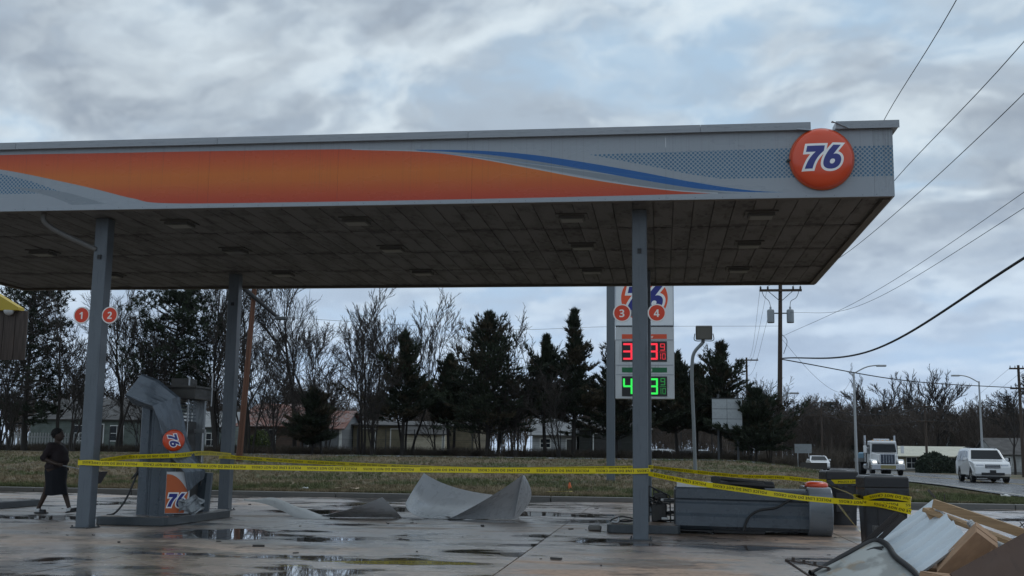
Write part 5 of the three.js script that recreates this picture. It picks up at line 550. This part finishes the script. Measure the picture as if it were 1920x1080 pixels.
  building('roadside_house', 'grey roofed white house at the far edge of the road', 31.4, 37, -120, -112, 0.05, 1.8, 3.3, siding(0.42, 0.43, 0.42), shingle, { openings: [[31.8, 32.5, 0.7, 1.5, 'window']], group: 'buildings across the road' });
  const fence = (name, label, x0, x1, z, n, h, mat, picket) => { const f = thing(name, label, 'fence', [0, 0, 0], 0); for (let i = 0; i <= n; i++) { const x = lerp(x0, x1, i / n), y = groundHeight(x, z); mesh(picket ? 'picket' : 'post', picket ? extrude([[-0.05, 0], [0.05, 0], [0.05, h - 0.07], [0, h], [-0.05, h - 0.07]], 0.02).translate(x, y, z) : rod([x, y - 0.2, z], [x, y + h, z], 0.03, 0.03, 6), mat, f); } const yy = groundHeight((x0 + x1) / 2, z); for (const k of picket ? [0.25, 0.75] : [0.3, 0.6, 0.95]) mesh('rail', beam([x0, yy + h * k, z - (picket ? 0.02 : 0)], [x1, yy + h * k, z - (picket ? 0.02 : 0)], picket ? 0.03 : 0.012, picket ? 0.07 : 0.012), mat, f); };
  fence('picket_fence', 'weathered white picket fence before the pale green house', -42, -35.5, -68, 34, 1.15, paint(0.42, 0.43, 0.43, 0.7), true); fence('wire_fence', 'thin wire fence on dark posts along the tree line', -33, 4.5, -64.5, 22, 1.5, M.darkSteel, false);
}
{ // the store's boarded awning, only its corner in view
  const s = thing('store_awning', 'brown boarded store awning with a bright yellow roof edge at the lot side', 'building', [0, 0, 0]); const bm = [0, 1, 2].map((k) => new THREE.MeshStandardMaterial({ roughness: 0.7, map: dataTex(64, 256, (u, v) => { const n = fbm(u * 14 + k * 9, v * 3 + k, 4), t = 0.7 + 0.7 * (n - 0.45); return [0.1 * t, 0.075 * t, 0.063 * t]; }, true) }));
  for (let i = 0; i < 12; i++) { const x1 = -16.3 - i * 0.33; mesh('awning_board', rbox(x1 - 0.32, x1, 3.5, 4.78, -27.06, -27.02, 0.008, 1), bm[i % 3], s); }
  mesh('awning_core', box(-24, -16.34, 3.52, 4.78, -27.14, -27.065), M.darkSteel, s); mesh('roof_edge', extrude([[-16.5, 4.785], [-16.5, 4.86], [-17.5, 5.42], [-24, 5.42], [-24, 4.785]], 0.3).translate(0, 0, -27.2), std(0.5, 0.36, 0.03, 0.5), s); mesh('wall', box(-30, -18.6, 0, 3.51, -27.9, -18), paint(0.4, 0.38, 0.34, 0.7), s); mesh('roof_slab', box(-30, -18.6, 3.515, 4.7, -27.0, -18), M.darkSteel, s); mesh('lamp_shade', new THREE.SphereGeometry(0.13, 20, 12, 0, 6.29, Math.PI / 2, Math.PI / 2).translate(-16.77, 4.78, -26.93), M.white, s);
}

// ------------------------------------------------------------------ poles, lamps and wires
{ const up = thing('utility_pole', 'tall wooden utility pole with crossarm and two grey transformers', 'utility pole', [0, 0, 0], 0, 'wooden utility poles');
  const gy = groundHeight(7, -69); mesh('pole', rod([6.93, gy - 0.3, -69], [7.22, 11.75, -69], 0.17, 0.11, 12), M.poleWood, up); mesh('crossarm', [box(5.95, 8.46, 11.2, 11.34, -68.88, -68.76)], M.poleWood, up); mesh('brace', [rod([6.5, 11.2, -68.85], [7.18, 10.6, -68.86], 0.02), rod([7.9, 11.2, -68.85], [7.22, 10.6, -68.86], 0.02)], M.darkSteel, up);
  for (const x of [6.02, 6.45, 7.95, 8.38]) mesh('insulator', new THREE.LatheGeometry([[0.02, 0], [0.06, 0.02], [0.05, 0.06], [0.07, 0.09], [0.04, 0.13], [0.06, 0.16], [0.001, 0.2]].map((q) => new THREE.Vector2(...q)), 12).translate(x, 11.34, -68.82), M.darkSteel, up);
  for (const x of [6.6, 7.76]) { const t = mesh('transformer', new THREE.LatheGeometry([[0.001, 0], [0.2, 0], [0.22, 0.04], [0.22, 0.72], [0.19, 0.8], [0.06, 0.84], [0.06, 0.98], [0.001, 1.0]].map((q) => new THREE.Vector2(...q)), 20).translate(x, 9.3, -68.95), paint(0.3, 0.33, 0.36, 0.4), up); mesh('bracket', box(Math.min(x, 7.2), Math.max(x, 7.2), 9.85, 9.92, -68.99, -68.92), M.darkSteel, t); }
  for (const g of [tube([[6.02, 11.5, -68.82], [6.2, 10.9, -68.7], [6.5, 10.6, -68.8], [6.6, 10.3, -68.95]], 0.018, 16, 5), tube([[8.38, 11.5, -68.82], [8.1, 10.8, -68.7], [7.8, 10.6, -68.8], [7.76, 10.3, -68.95]], 0.018, 16, 5), tube([[7.2, 8.6, -68.8], [7.5, 8.2, -68.7], [7.3, 7.4, -68.8]], 0.018, 16, 5)]) mesh('jumper_wire', g, M.wire, up);
  const plainPole = (label, x, z, h, arm, arms = 1, base = null) => { const p = thing('utility_pole', label, 'utility pole', [x, base ?? groundHeight(x, z), z], 0, 'wooden utility poles'); mesh('pole', rod([0, -0.3, 0], [0, h, 0], 0.15, 0.1, 10), M.poleWood, p); for (let k = 0; k < arms; k++) { mesh('crossarm', box(-arm / 2, arm / 2, h - 0.35 - k * 1.6, h - 0.22 - k * 1.6, 0.1, 0.2), M.poleWood, p); for (const s of [-0.45, -0.2, 0.2, 0.45]) mesh('insulator', rod([s * arm, h - 0.22 - k * 1.6, 0.15], [s * arm, h - 0.05 - k * 1.6, 0.15], 0.04, 0.03, 8), M.darkSteel, p); } return p; };
  plainPole('thin wooden utility pole rising from the low building across the road', 28.3, -127, 7.2, 2.0, 2, 0); plainPole('wooden utility pole with two crossarms beside the spreading roadside tree', 28.55, -95, 8.85, 1.5, 2, 0); plainPole('distant wooden pole half hidden behind the trees and the main pole', 8.9, -120, 11.6, 2.4, 1, 0); plainPole('far wooden pole with long crossarms against the woods behind the truck', 20.5, -150, 8.6, 3.4, 2, 0); plainPole('far wooden pole with long crossarms against the woods behind the white sedan', 15.2, -165, 7.4, 3.4, 2, 0);
  const lp = thing('leaning_pole', 'leaning reddish wooden pole with a broken lamp arm hanging off it', 'pole', [0, 0, 0]); mesh('pole', rod([-19.25, groundHeight(-19, -50) - 0.3, -50], [-18.85, 9.4, -50], 0.15, 0.11, 10), M.redPole, lp); mesh('lamp_arm', rod([-19.3, 8.75, -49.8], [-17.6, 7.38, -49.8], 0.11, 0.08, 8), M.wire, lp); mesh('lamp_head', rbox(-17.72, -17.2, 7.26, 7.42, -49.9, -49.68, 0.05), M.darkSteel, lp);
  const fl = thing('floodlight_pole', 'bent grey pole carrying one square floodlight beside the price sign', 'light pole', [0, 0, 0]); const fy = groundHeight(1.3, -47); mesh('pole', tube([[1.36, fy - 0.2, -47], [1.31, 2.5, -47], [1.27, 5.0, -47], [1.36, 5.5, -47], [1.72, 5.92, -47]], 0.075, 40, 10), paint(0.22, 0.24, 0.25, 0.5), fl); mesh('knuckle', rbox(1.66, 1.8, 5.9, 6.05, -47.07, -46.93, 0.02), M.darkSteel, fl); const h = mesh('floodlight', rbox(-0.34, 0.34, -0.29, 0.29, -0.17, 0.13, 0.04), paint(0.09, 0.085, 0.075, 0.5), fl); h.position.set(1.77, 6.33, -46.95); h.rotation.x = 0.2; mesh('lens', box(-0.28, 0.28, -0.23, 0.23, 0.132, 0.138), std(0.14, 0.135, 0.12, 0.2), h); mesh('yoke', tube([[1.4, 6.3, -47], [1.38, 6.03, -47], [1.77, 6.0, -47], [2.16, 6.03, -47], [2.14, 6.3, -47]], 0.02, 30, 6), M.darkSteel, fl);
  const street = (label, x, z, top, ex, ey, base = 0) => { const s = thing('street_lamp', label, 'street lamp', [0, 0, 0], 0, 'grey street lamps along the road'); mesh('pole', rod([x, base - 0.2, z], [x, top, z], 0.12, 0.07, 12), M.galv, s); mesh('arm', tube([[x, top - 0.1, z], [lerp(x, ex, 0.45), lerp(top, ey, 0.75), z], [lerp(x, ex, 0.75), ey, z], [ex, ey, z]], 0.045, 24, 8), M.galv, s); mesh('lamp_head', rbox(Math.min(ex - 0.35, ex + 0.35), ex + 0.35, ey - 0.08, ey + 0.06, z - 0.14, z + 0.14, 0.05), M.galv, s); };
  street('grey street lamp between the utility pole and the white truck', 13.85, -84, 7.45, 15.8, 7.92, 0.0); street('grey street lamp over the white SUV, its arm pointing across the road', 26.8, -100, 7.87, 24.9, 8.36, 0.0); street('distant street lamp just right of the utility pole', 9.2, -90, 5.9, 10.3, 6.24, 0.0);
  const W = (label, pts, r = 0.009) => tag(mesh('overhead_wire', tube(pts, r, 60, 5), M.wire), label, 'wire', 'overhead wires'); const arm = [[8.38, 11.54, -68.82], [7.95, 11.54, -68.82], [6.45, 11.54, -68.82], [6.02, 11.54, -68.82]];
  W('overhead wire running highest past the canopy corner', [arm[0], [6.9, 10.2, -45], [5.84, 10.0, -30], [5.29, 9.4, -20], [4.9, 9.6, -10], [4.4, 10.5, 4]]); W('overhead wire second from the canopy corner', [arm[1], [6.9, 9.2, -45], [6.19, 8.58, -30], [6.4, 8.58, -20], [6.6, 9.2, -8], [6.8, 10.5, 4]]); W('overhead wire passing just below the canopy corner', [arm[2], [6.2, 9.0, -48], [6.05, 7.83, -36], [6.99, 8.27, -22], [7.6, 9.2, -8], [8.2, 10.5, 4]]); W('overhead wire from the pole middle rising over the road', [[7.3, 8.5, -68.9], [8.6, 8.0, -48], [9.39, 8.16, -30], [10.3, 8.9, -8]]); W('overhead wire from the transformer rising over the road', [[7.76, 9.9, -68.8], [8.9, 8.32, -55], [9.37, 7.74, -30], [10.4, 8.6, -8]]); W('thick black cable sagging from the pole and rising over the road', [[7.25, 7.15, -68.9], [8.24, 5.46, -45], [9.3, 6.42, -30], [10.6, 8.0, -8]], 0.04); W('thick black cable crossing from the pole to the far side pole', [[7.25, 7.1, -69.1], [17.12, 6.7, -82], [28.5, 7.0, -94.9]], 0.035);
  W('overhead wire from the broken lamp arm across to the utility pole', [[-17.3, 7.38, -49.8], [-8, 7.6, -57], [-2.9, 8.3, -62], [7.1, 9.1, -68.9]]); for (const [k, y, e] of [[3, 11.2, 'end'], [2, 11.0, 'inner insulator']]) W('overhead wire from the crossarm ' + e + ' back to the distant hidden pole', [arm[k], [lerp(arm[k][0], 8.9, 0.5), 9.8, -95], [8.9 - 0.6 * (k - 2.5), y, -119.8]]); W('overhead wire from the transformers back to the distant hidden pole', [[6.6, 10.2, -69.1], [7.6, 8.4, -95], [8.6, 9.6, -119.8]]); W('slack service wire looping from the pole to the street lamp', [[7.25, 8.3, -69], [9.2, 6.4, -71], [11.3, 5.5, -75], [13.8, 7.1, -83.9]]);
  [[[27.9, 8.6, -95], [28.0, 6.2, -112], [27.4, 6.95, -127]], [[29.2, 8.6, -95], [29.2, 6.2, -112], [29.2, 6.95, -127]], [[28.5, 7.0, -95], [28.6, 5.0, -112], [28.3, 5.4, -127]]].forEach(([a, b, c], i) => W('distant wire between the two poles across the road, ' + ['outer', 'inner', 'lowest'][i], [a, b, c])); [[[27.4, 6.95, -127], [23.5, 6.4, -140], [19, 8.35, -150]], [[29.2, 6.95, -127], [25.5, 6.5, -140], [22.1, 8.35, -150]], [[28.3, 5.4, -127], [24.4, 5.2, -140], [20.5, 6.8, -150]]].forEach(([a, b, c], i) => W('distant wire from the thin pole back to the far poles, ' + ['outer', 'inner', 'lowest'][i], [a, b, c], 0.03)); for (const [s, w] of [[-1.5, 'outer'], [0, 'middle'], [1.5, 'inner']]) W('distant wire between the two far poles before the woods, ' + w, [[20.5 + s, 8.35, -150], [17.8 + s, 7.0, -158], [15.2 + s, 7.15, -165]], 0.03);
  const bb = thing('blank_board', 'blank board of six pale panels on dark posts under the cedar', 'sign board', [0, 0, -60.0]); for (let i = 0; i < 2; i++) for (let j = 0; j < 3; j++) mesh('panel', box(2.63 + i * 0.78, 3.39 + i * 0.78, 2.7 + j * 0.52, 3.2 + j * 0.52, -0.02, 0.02), paint(0.42, 0.45, 0.47, 0.5), bb); mesh('frame', [box(2.57, 4.25, 2.64, 2.695, -0.05, 0.03), box(2.57, 4.25, 4.245, 4.3, -0.05, 0.03), box(3.392, 3.408, 2.7, 4.24, -0.04, 0.0)], M.darkSteel, bb); for (const x of [2.95, 3.95]) mesh('post', rod([x, groundHeight(x, -60) - 0.2, -0.12], [x, 4.5, -0.12], 0.06, 0.06, 8), M.darkSteel, bb);
  const rs = thing('road_sign', 'grey back of a road sign on two posts far down the road', 'road sign', [0, 0, -115]); mesh('sign_plate', box(13.05, 14.7, 1.7, 2.6, -0.02, 0.02), paint(0.25, 0.27, 0.28, 0.5, 0.4), rs); for (const x of [13.35, 14.4]) mesh('post', rod([x, 0, -0.06], [x, 2.5, -0.06], 0.04), M.galv, rs);
  const ba = thing('roadside_barrier', 'low dark board barrier on short posts beside the far road', 'barrier', [0, 0, -99]); mesh('board', box(11.7, 13.9, 0.3, 0.85, -0.03, 0.03), paint(0.055, 0.05, 0.045, 0.7), ba); for (const x of [11.9, 13.7]) mesh('post', rod([x, -0.1, -0.06], [x, 0.85, -0.06], 0.04), M.darkSteel, ba);
}

// ------------------------------------------------------------------ vehicles
function wheel(parent, x, y, z, r, w) { const t = mesh('wheel', new THREE.LatheGeometry([[r * 0.62, -w / 2], [r * 0.93, -w / 2], [r, -w * 0.36], [r, w * 0.36], [r * 0.93, w / 2], [r * 0.62, w / 2]].map((q) => new THREE.Vector2(...q)), 28).rotateZ(Math.PI / 2), M.tyre, parent); t.position.set(x, y, z); const rim = []; rim.push(new THREE.CylinderGeometry(r * 0.62, r * 0.62, w * 0.7, 20).rotateZ(Math.PI / 2)); for (let k = 0; k < 5; k++) rim.push(box(-w * 0.46, w * 0.46, -0.03, 0.03, 0, r * 0.55).rotateX(k * 1.2566)); mesh('rim', rim, M.chrome, t); }
function car(name, label, cat, p, turn, o, group) { const c = thing(name, label, cat, p, turn, group), { W, prof, belt, top, fw, rw, wr, glassTop } = o; const sh = new THREE.Shape(); prof.forEach((q, i) => i ? sh.lineTo(...q) : sh.moveTo(...q)); const y0 = prof[0][1]; sh.lineTo(fw + wr * 1.13, y0); sh.absarc(fw, wr, wr * 1.13, -0.05, Math.PI + 0.05, false); sh.lineTo(rw + wr * 1.13, y0); sh.absarc(rw, wr, wr * 1.13, -0.05, Math.PI + 0.05, false); sh.lineTo(prof[0][0], y0);
  const g = plain(new THREE.ExtrudeGeometry(sh, { depth: W - 0.12, bevelEnabled: true, bevelThickness: 0.06, bevelSize: 0.05, bevelOffset: -0.05, bevelSegments: 3, curveSegments: 10 })); g.translate(0, 0, -(W - 0.12) / 2); g.rotateY(-Math.PI / 2); const inset = (y) => y > belt ? 1 - 0.2 * (y - belt) / (top - belt) : 1; const P = g.attributes.position; for (let i = 0; i < P.count; i++) { const y = P.getY(i), z = P.getZ(i); let k = inset(y); k *= 1 - 0.06 * sstep(prof.zmax - 0.7, prof.zmax, z); P.setX(i, P.getX(i) * k); } g.computeVertexNormals(); mesh('body', g, o.paint, c);
  for (const s of [-1, 1]) { for (const win of o.side) { const q = win.map(([z, y]) => [s * (W / 2 * inset(y) + 0.004), y, z]); const gg = new THREE.BufferGeometry(), pos = []; for (let i = 1; i < q.length - 1; i++) pos.push(...q[0], ...q[i], ...q[i + 1]); gg.setAttribute('position', new THREE.Float32BufferAttribute(pos, 3)); gg.computeVertexNormals(); mesh('side_window', plain(gg), M.glass, c); } const m = mesh('mirror', rbox(-0.11, 0.11, -0.08, 0.08, -0.06, 0.06, 0.03), o.paint, c); m.position.set(s * (W / 2 + 0.1), belt + 0.08, o.mirror); for (const hx of [o.lamp]) { mesh('headlight', rbox(s * W * 0.32 - 0.2, s * W * 0.32 + 0.2, hx[1] - 0.09, hx[1] + 0.09, hx[0] - 0.1, hx[0] + 0.012, 0.03), M.chrome, c); } for (const z of [fw, rw]) wheel(c, s * (W / 2 - 0.13), wr, z, wr, 0.24); if (o.handles) for (const z of o.handles) mesh('door_handle', box(s * (W / 2 + 0.005), s * (W / 2 + 0.03), belt - 0.14, belt - 0.11, z - 0.09, z + 0.09), o.paint, c); }
  const quad = (nm, a, b, off, mat) => { const w0 = W / 2 * inset(a[1]) - 0.14, w1 = W / 2 * inset(b[1]) - 0.14, n = V(0, b[0] - a[0], -(b[1] - a[1])).normalize(), d = n.y < 0 ? -off : off; const gg = new THREE.BufferGeometry(); const A = [-w0, a[1] + n.y * d, a[0] + n.z * d], B = [w0, a[1] + n.y * d, a[0] + n.z * d], C = [w1, b[1] + n.y * d, b[0] + n.z * d], D = [-w1, b[1] + n.y * d, b[0] + n.z * d]; gg.setAttribute('position', new THREE.Float32BufferAttribute([...A, ...B, ...C, ...A, ...C, ...D], 3)); gg.computeVertexNormals(); mesh(nm, plain(gg), mat, c); };
  quad('windscreen', o.ws[0], o.ws[1], 0.012, M.glass); quad('rear_window', o.rwn[0], o.rwn[1], 0.012, M.glass);
  mesh('grille', rbox(-W * 0.2, W * 0.2, o.grille[1], o.grille[2], o.grille[0], o.grille[0] + 0.03, 0.012), M.black, c); mesh('grille_bar', [0.3, 0.7].map((t) => box(-W * 0.19, W * 0.19, lerp(o.grille[1], o.grille[2], t) - 0.012, lerp(o.grille[1], o.grille[2], t) + 0.012, o.grille[0] + 0.031, o.grille[0] + 0.042)), M.chrome, c); mesh('lower_intake', rbox(-W * 0.3, W * 0.3, o.intake[1], o.intake[2], o.intake[0], o.intake[0] + 0.03, 0.012), M.black, c); mesh('number_plate', box(-0.16, 0.16, o.intake[2] + 0.0, o.intake[2] + 0.14, o.intake[0] + 0.035, o.intake[0] + 0.045), M.black, c); if (o.rack) for (const s of [-1, 1]) mesh('roof_rail', rod([s * W * 0.34, top + 0.03, -1.6], [s * W * 0.34, top + 0.03, 0.2], 0.02), M.darkSteel, c);
  mesh('underbody', box(-W / 2 + 0.2, W / 2 - 0.2, 0.25, 0.6, prof[0][0] + 0.3, prof.zmax - 0.25), M.black, c); return c; }
const carPaint = (r, g, b) => new THREE.MeshPhysicalMaterial({ color: col(r, g, b), roughness: 0.35, clearcoat: 0.8, clearcoatRoughness: 0.1, side: THREE.DoubleSide });
const suvProf = [[-2.5, 0.42], [-2.55, 0.9], [-2.5, 1.12], [-2.36, 1.7], [-2.15, 1.86], [-1.2, 1.92], [0.1, 1.9], [0.5, 1.82], [1.2, 1.25], [2.1, 1.16], [2.42, 1.05], [2.56, 0.85], [2.58, 0.5], [2.48, 0.36]]; suvProf.zmax = 2.58;
const SUV = (r, g, b) => ({ W: 2.0, prof: suvProf, belt: 1.2, top: 1.92, fw: 1.62, rw: -1.5, wr: 0.4, paint: carPaint(r, g, b), side: [[[0.95, 1.24], [0.42, 1.72], [-0.15, 1.78], [-0.15, 1.22]], [[-0.25, 1.22], [-0.25, 1.78], [-1.15, 1.78], [-1.15, 1.22]], [[-1.25, 1.22], [-1.25, 1.77], [-1.98, 1.72], [-2.2, 1.25]]], mirror: 0.85, lamp: [2.5, 0.92], ws: [[1.16, 1.3], [0.55, 1.79]], rwn: [[-2.5, 1.2], [-2.38, 1.68]], grille: [2.56, 0.8, 1.0], intake: [2.57, 0.42, 0.56], handles: [-0.05, -1.05], rack: true });
const sedProf = [[-2.25, 0.35], [-2.3, 0.75], [-2.2, 0.98], [-1.6, 1.03], [-1.0, 1.38], [-0.3, 1.47], [0.3, 1.42], [1.1, 1.0], [1.9, 0.9], [2.25, 0.76], [2.32, 0.45], [2.2, 0.28]]; sedProf.zmax = 2.32;
const SEDAN = (r, g, b) => ({ W: 1.82, prof: sedProf, belt: 0.98, top: 1.47, fw: 1.4, rw: -1.35, wr: 0.33, paint: carPaint(r, g, b), side: [[[0.85, 1.02], [0.25, 1.36], [-0.2, 1.4], [-0.2, 1.0]], [[-0.28, 1.0], [-0.28, 1.4], [-0.95, 1.33], [-1.3, 1.03]]], mirror: 0.75, lamp: [2.2, 0.7], ws: [[1.05, 1.05], [0.36, 1.4]], rwn: [[-1.55, 1.06], [-1.02, 1.36]], grille: [2.28, 0.56, 0.7], intake: [2.3, 0.32, 0.46], handles: [-0.1, -1.0] });
car('suv', 'white SUV driving towards the station on the wet road', 'car', [18.2, 0.006, -68], -0.06, SUV(0.68, 0.69, 0.7), 'vehicles on the road'); car('sedan', 'white sedan far down the road behind the truck', 'car', [15.0, 0.006, -113], -0.02, SEDAN(0.68, 0.69, 0.7), 'vehicles on the road'); car('suv', 'dark SUV half hidden behind the white SUV', 'car', [20.9, 0.006, -79], -0.1, SUV(0.02, 0.021, 0.025), 'vehicles on the road');
car('suv', 'white parked SUV glimpsed under the trees right of the canopy columns', 'car', [0.55, 0.0, -112], 1.25, SUV(0.62, 0.64, 0.66), 'cars parked behind the trees'); car('suv', 'dark parked SUV glimpsed under the trees by the bent floodlight pole', 'car', [3.7, 0.0, -113], 0.7, SUV(0.04, 0.042, 0.045), 'cars parked behind the trees'); car('sedan', 'silver parked sedan glimpsed under the blank panelled board', 'car', [6.0, 0.0, -110], 0.9, SEDAN(0.45, 0.46, 0.47), 'cars parked behind the trees');
{ const t = thing('flatbed_truck', 'white long nosed flatbed truck with its headlights on', 'truck', [16.95, 0.006, -91], -0.03, 'vehicles on the road'), wp = carPaint(0.66, 0.67, 0.68);
  mesh('hood', [(() => { const g = plain(rbox(-0.95, 0.95, 0.85, 1.72, 0.8, 2.45, 0.1, 3)), P = g.attributes.position; for (let i = 0; i < P.count; i++) { const z = P.getZ(i), k = lerp(1, 0.68, sstep(0.8, 2.4, z)); P.setX(i, P.getX(i) * k); if (P.getY(i) > 1.3) P.setY(i, P.getY(i) - 0.14 * sstep(0.8, 2.4, z)); } g.computeVertexNormals(); return g; })()], wp, t);
  for (const s of [-1, 1]) { mesh('fender', extrude([[0.75, 0.55], [0.95, 1.05], [1.3, 1.2], [2.1, 1.18], [2.45, 1.0], [2.5, 0.6], [2.2, 0.6], [2.1, 0.85], [1.85, 1.02], [1.55, 1.02], [1.25, 0.85], [1.1, 0.55]], 0.42, 0.03).rotateY(-Math.PI / 2).translate(s > 0 ? 1.17 : -0.75, 0, 0), wp, t); mesh('headlight', rbox(s * 0.95 - 0.14, s * 0.95 + 0.14, 0.92, 1.08, 2.44, 2.52, 0.03), M.lamp, t); wheel(t, s * 1.02, 0.5, 1.68, 0.5, 0.3); for (const z of [-3.9, -5.2]) wheel(t, s * 0.95, 0.5, z, 0.5, 0.5); const m = mesh('mirror', rbox(-0.12, 0.12, -0.28, 0.28, -0.05, 0.05, 0.03), wp, t); m.position.set(s * 1.38, 1.95, 0.75); mesh('mirror_arm', rod([s * 1.05, 2.05, 0.7], [s * 1.38, 2.1, 0.75], 0.02), M.chrome, t); mesh('side_window', box(s * 1.052, s * 1.062, 1.6, 2.3, -0.25, 0.6), M.glass, t); mesh('exhaust_stack', rod([s * 1.12, 1.0, -1.1], [s * 1.12, 3.05, -1.1], 0.08, 0.08, 12), M.chrome, t); mesh('fuel_tank', rod([s * 0.95, 0.65, -1.6], [s * 0.95, 0.65, -0.4], 0.28, 0.28, 16), M.chrome, t); }
  mesh('cab', [(() => { const g = plain(rbox(-1.05, 1.05, 0.9, 2.62, -0.85, 0.85, 0.09, 3)), P = g.attributes.position; for (let i = 0; i < P.count; i++) { const y = P.getY(i); if (y > 1.7) { P.setX(i, P.getX(i) * (1 - 0.1 * (y - 1.7))); if (P.getZ(i) > 0) P.setZ(i, P.getZ(i) - 0.22 * (y - 1.7)); } } g.computeVertexNormals(); return g; })()], wp, t); mesh('windscreen', extrude([[-0.92, 1.78], [0.92, 1.78], [0.84, 2.38], [-0.84, 2.38]], 0.02).rotateX(-0.21).translate(0, 0.02, 1.24), M.glass, t); mesh('sun_visor', box(-0.9, 0.9, 2.42, 2.5, 0.62, 0.85), wp, t);
  mesh('marker_light', [-0.7, -0.35, 0, 0.35, 0.7].map((x) => rbox(x - 0.07, x + 0.07, 2.6, 2.68, 0.3, 0.42, 0.02)), std(0.6, 0.3, 0.06, 0.3), t); mesh('beacon_bar', rbox(-0.6, 0.6, 2.64, 2.78, -0.4, -0.15, 0.04), M.chrome, t);
  mesh('grille', rbox(-0.5, 0.5, 0.88, 1.56, 2.42, 2.5, 0.04), std(0.03, 0.045, 0.07, 0.3), t); mesh('grille_frame', [box(-0.56, 0.56, 1.56, 1.62, 2.42, 2.52), box(-0.56, -0.5, 0.86, 1.56, 2.42, 2.52), box(0.5, 0.56, 0.86, 1.56, 2.42, 2.52), ...[-0.3, -0.1, 0.1, 0.3].map((x) => box(x - 0.012, x + 0.012, 0.9, 1.54, 2.5, 2.515))], M.chrome, t); mesh('bumper', rbox(-1.22, 1.22, 0.42, 0.84, 2.5, 2.68, 0.05, 3), M.chrome, t); mesh('bumper_plate', box(-0.55, 0.55, 0.5, 0.76, 2.682, 2.69), paint(0.3, 0.26, 0.1), t);
  mesh('chassis', box(-0.45, 0.45, 0.5, 0.85, -6.4, 2.2), M.black, t); mesh('flatbed', [box(-1.22, 1.22, 0.98, 1.14, -7, -1.35), box(-1.22, -1.14, 1.14, 1.28, -7, -1.35), box(1.14, 1.22, 1.14, 1.28, -7, -1.35), box(-1.2, 1.2, 1.14, 2.1, -1.42, -1.34)], M.darkSteel, t); tag(mesh('blue_tarp', [rbox(19.0, 20.2, 0, 0.1, 0, 0.1, 0.02)].map(() => rbox(-1.0, 0.7, 1.15, 1.75, -6.2, -2.2, 0.15, 3)), std(0.10, 0.22, 0.32, 0.5), t), 'blue load sheet');
  delete t.children[t.children.length - 1].userData.category;
}
renderer.render(scene, camera);
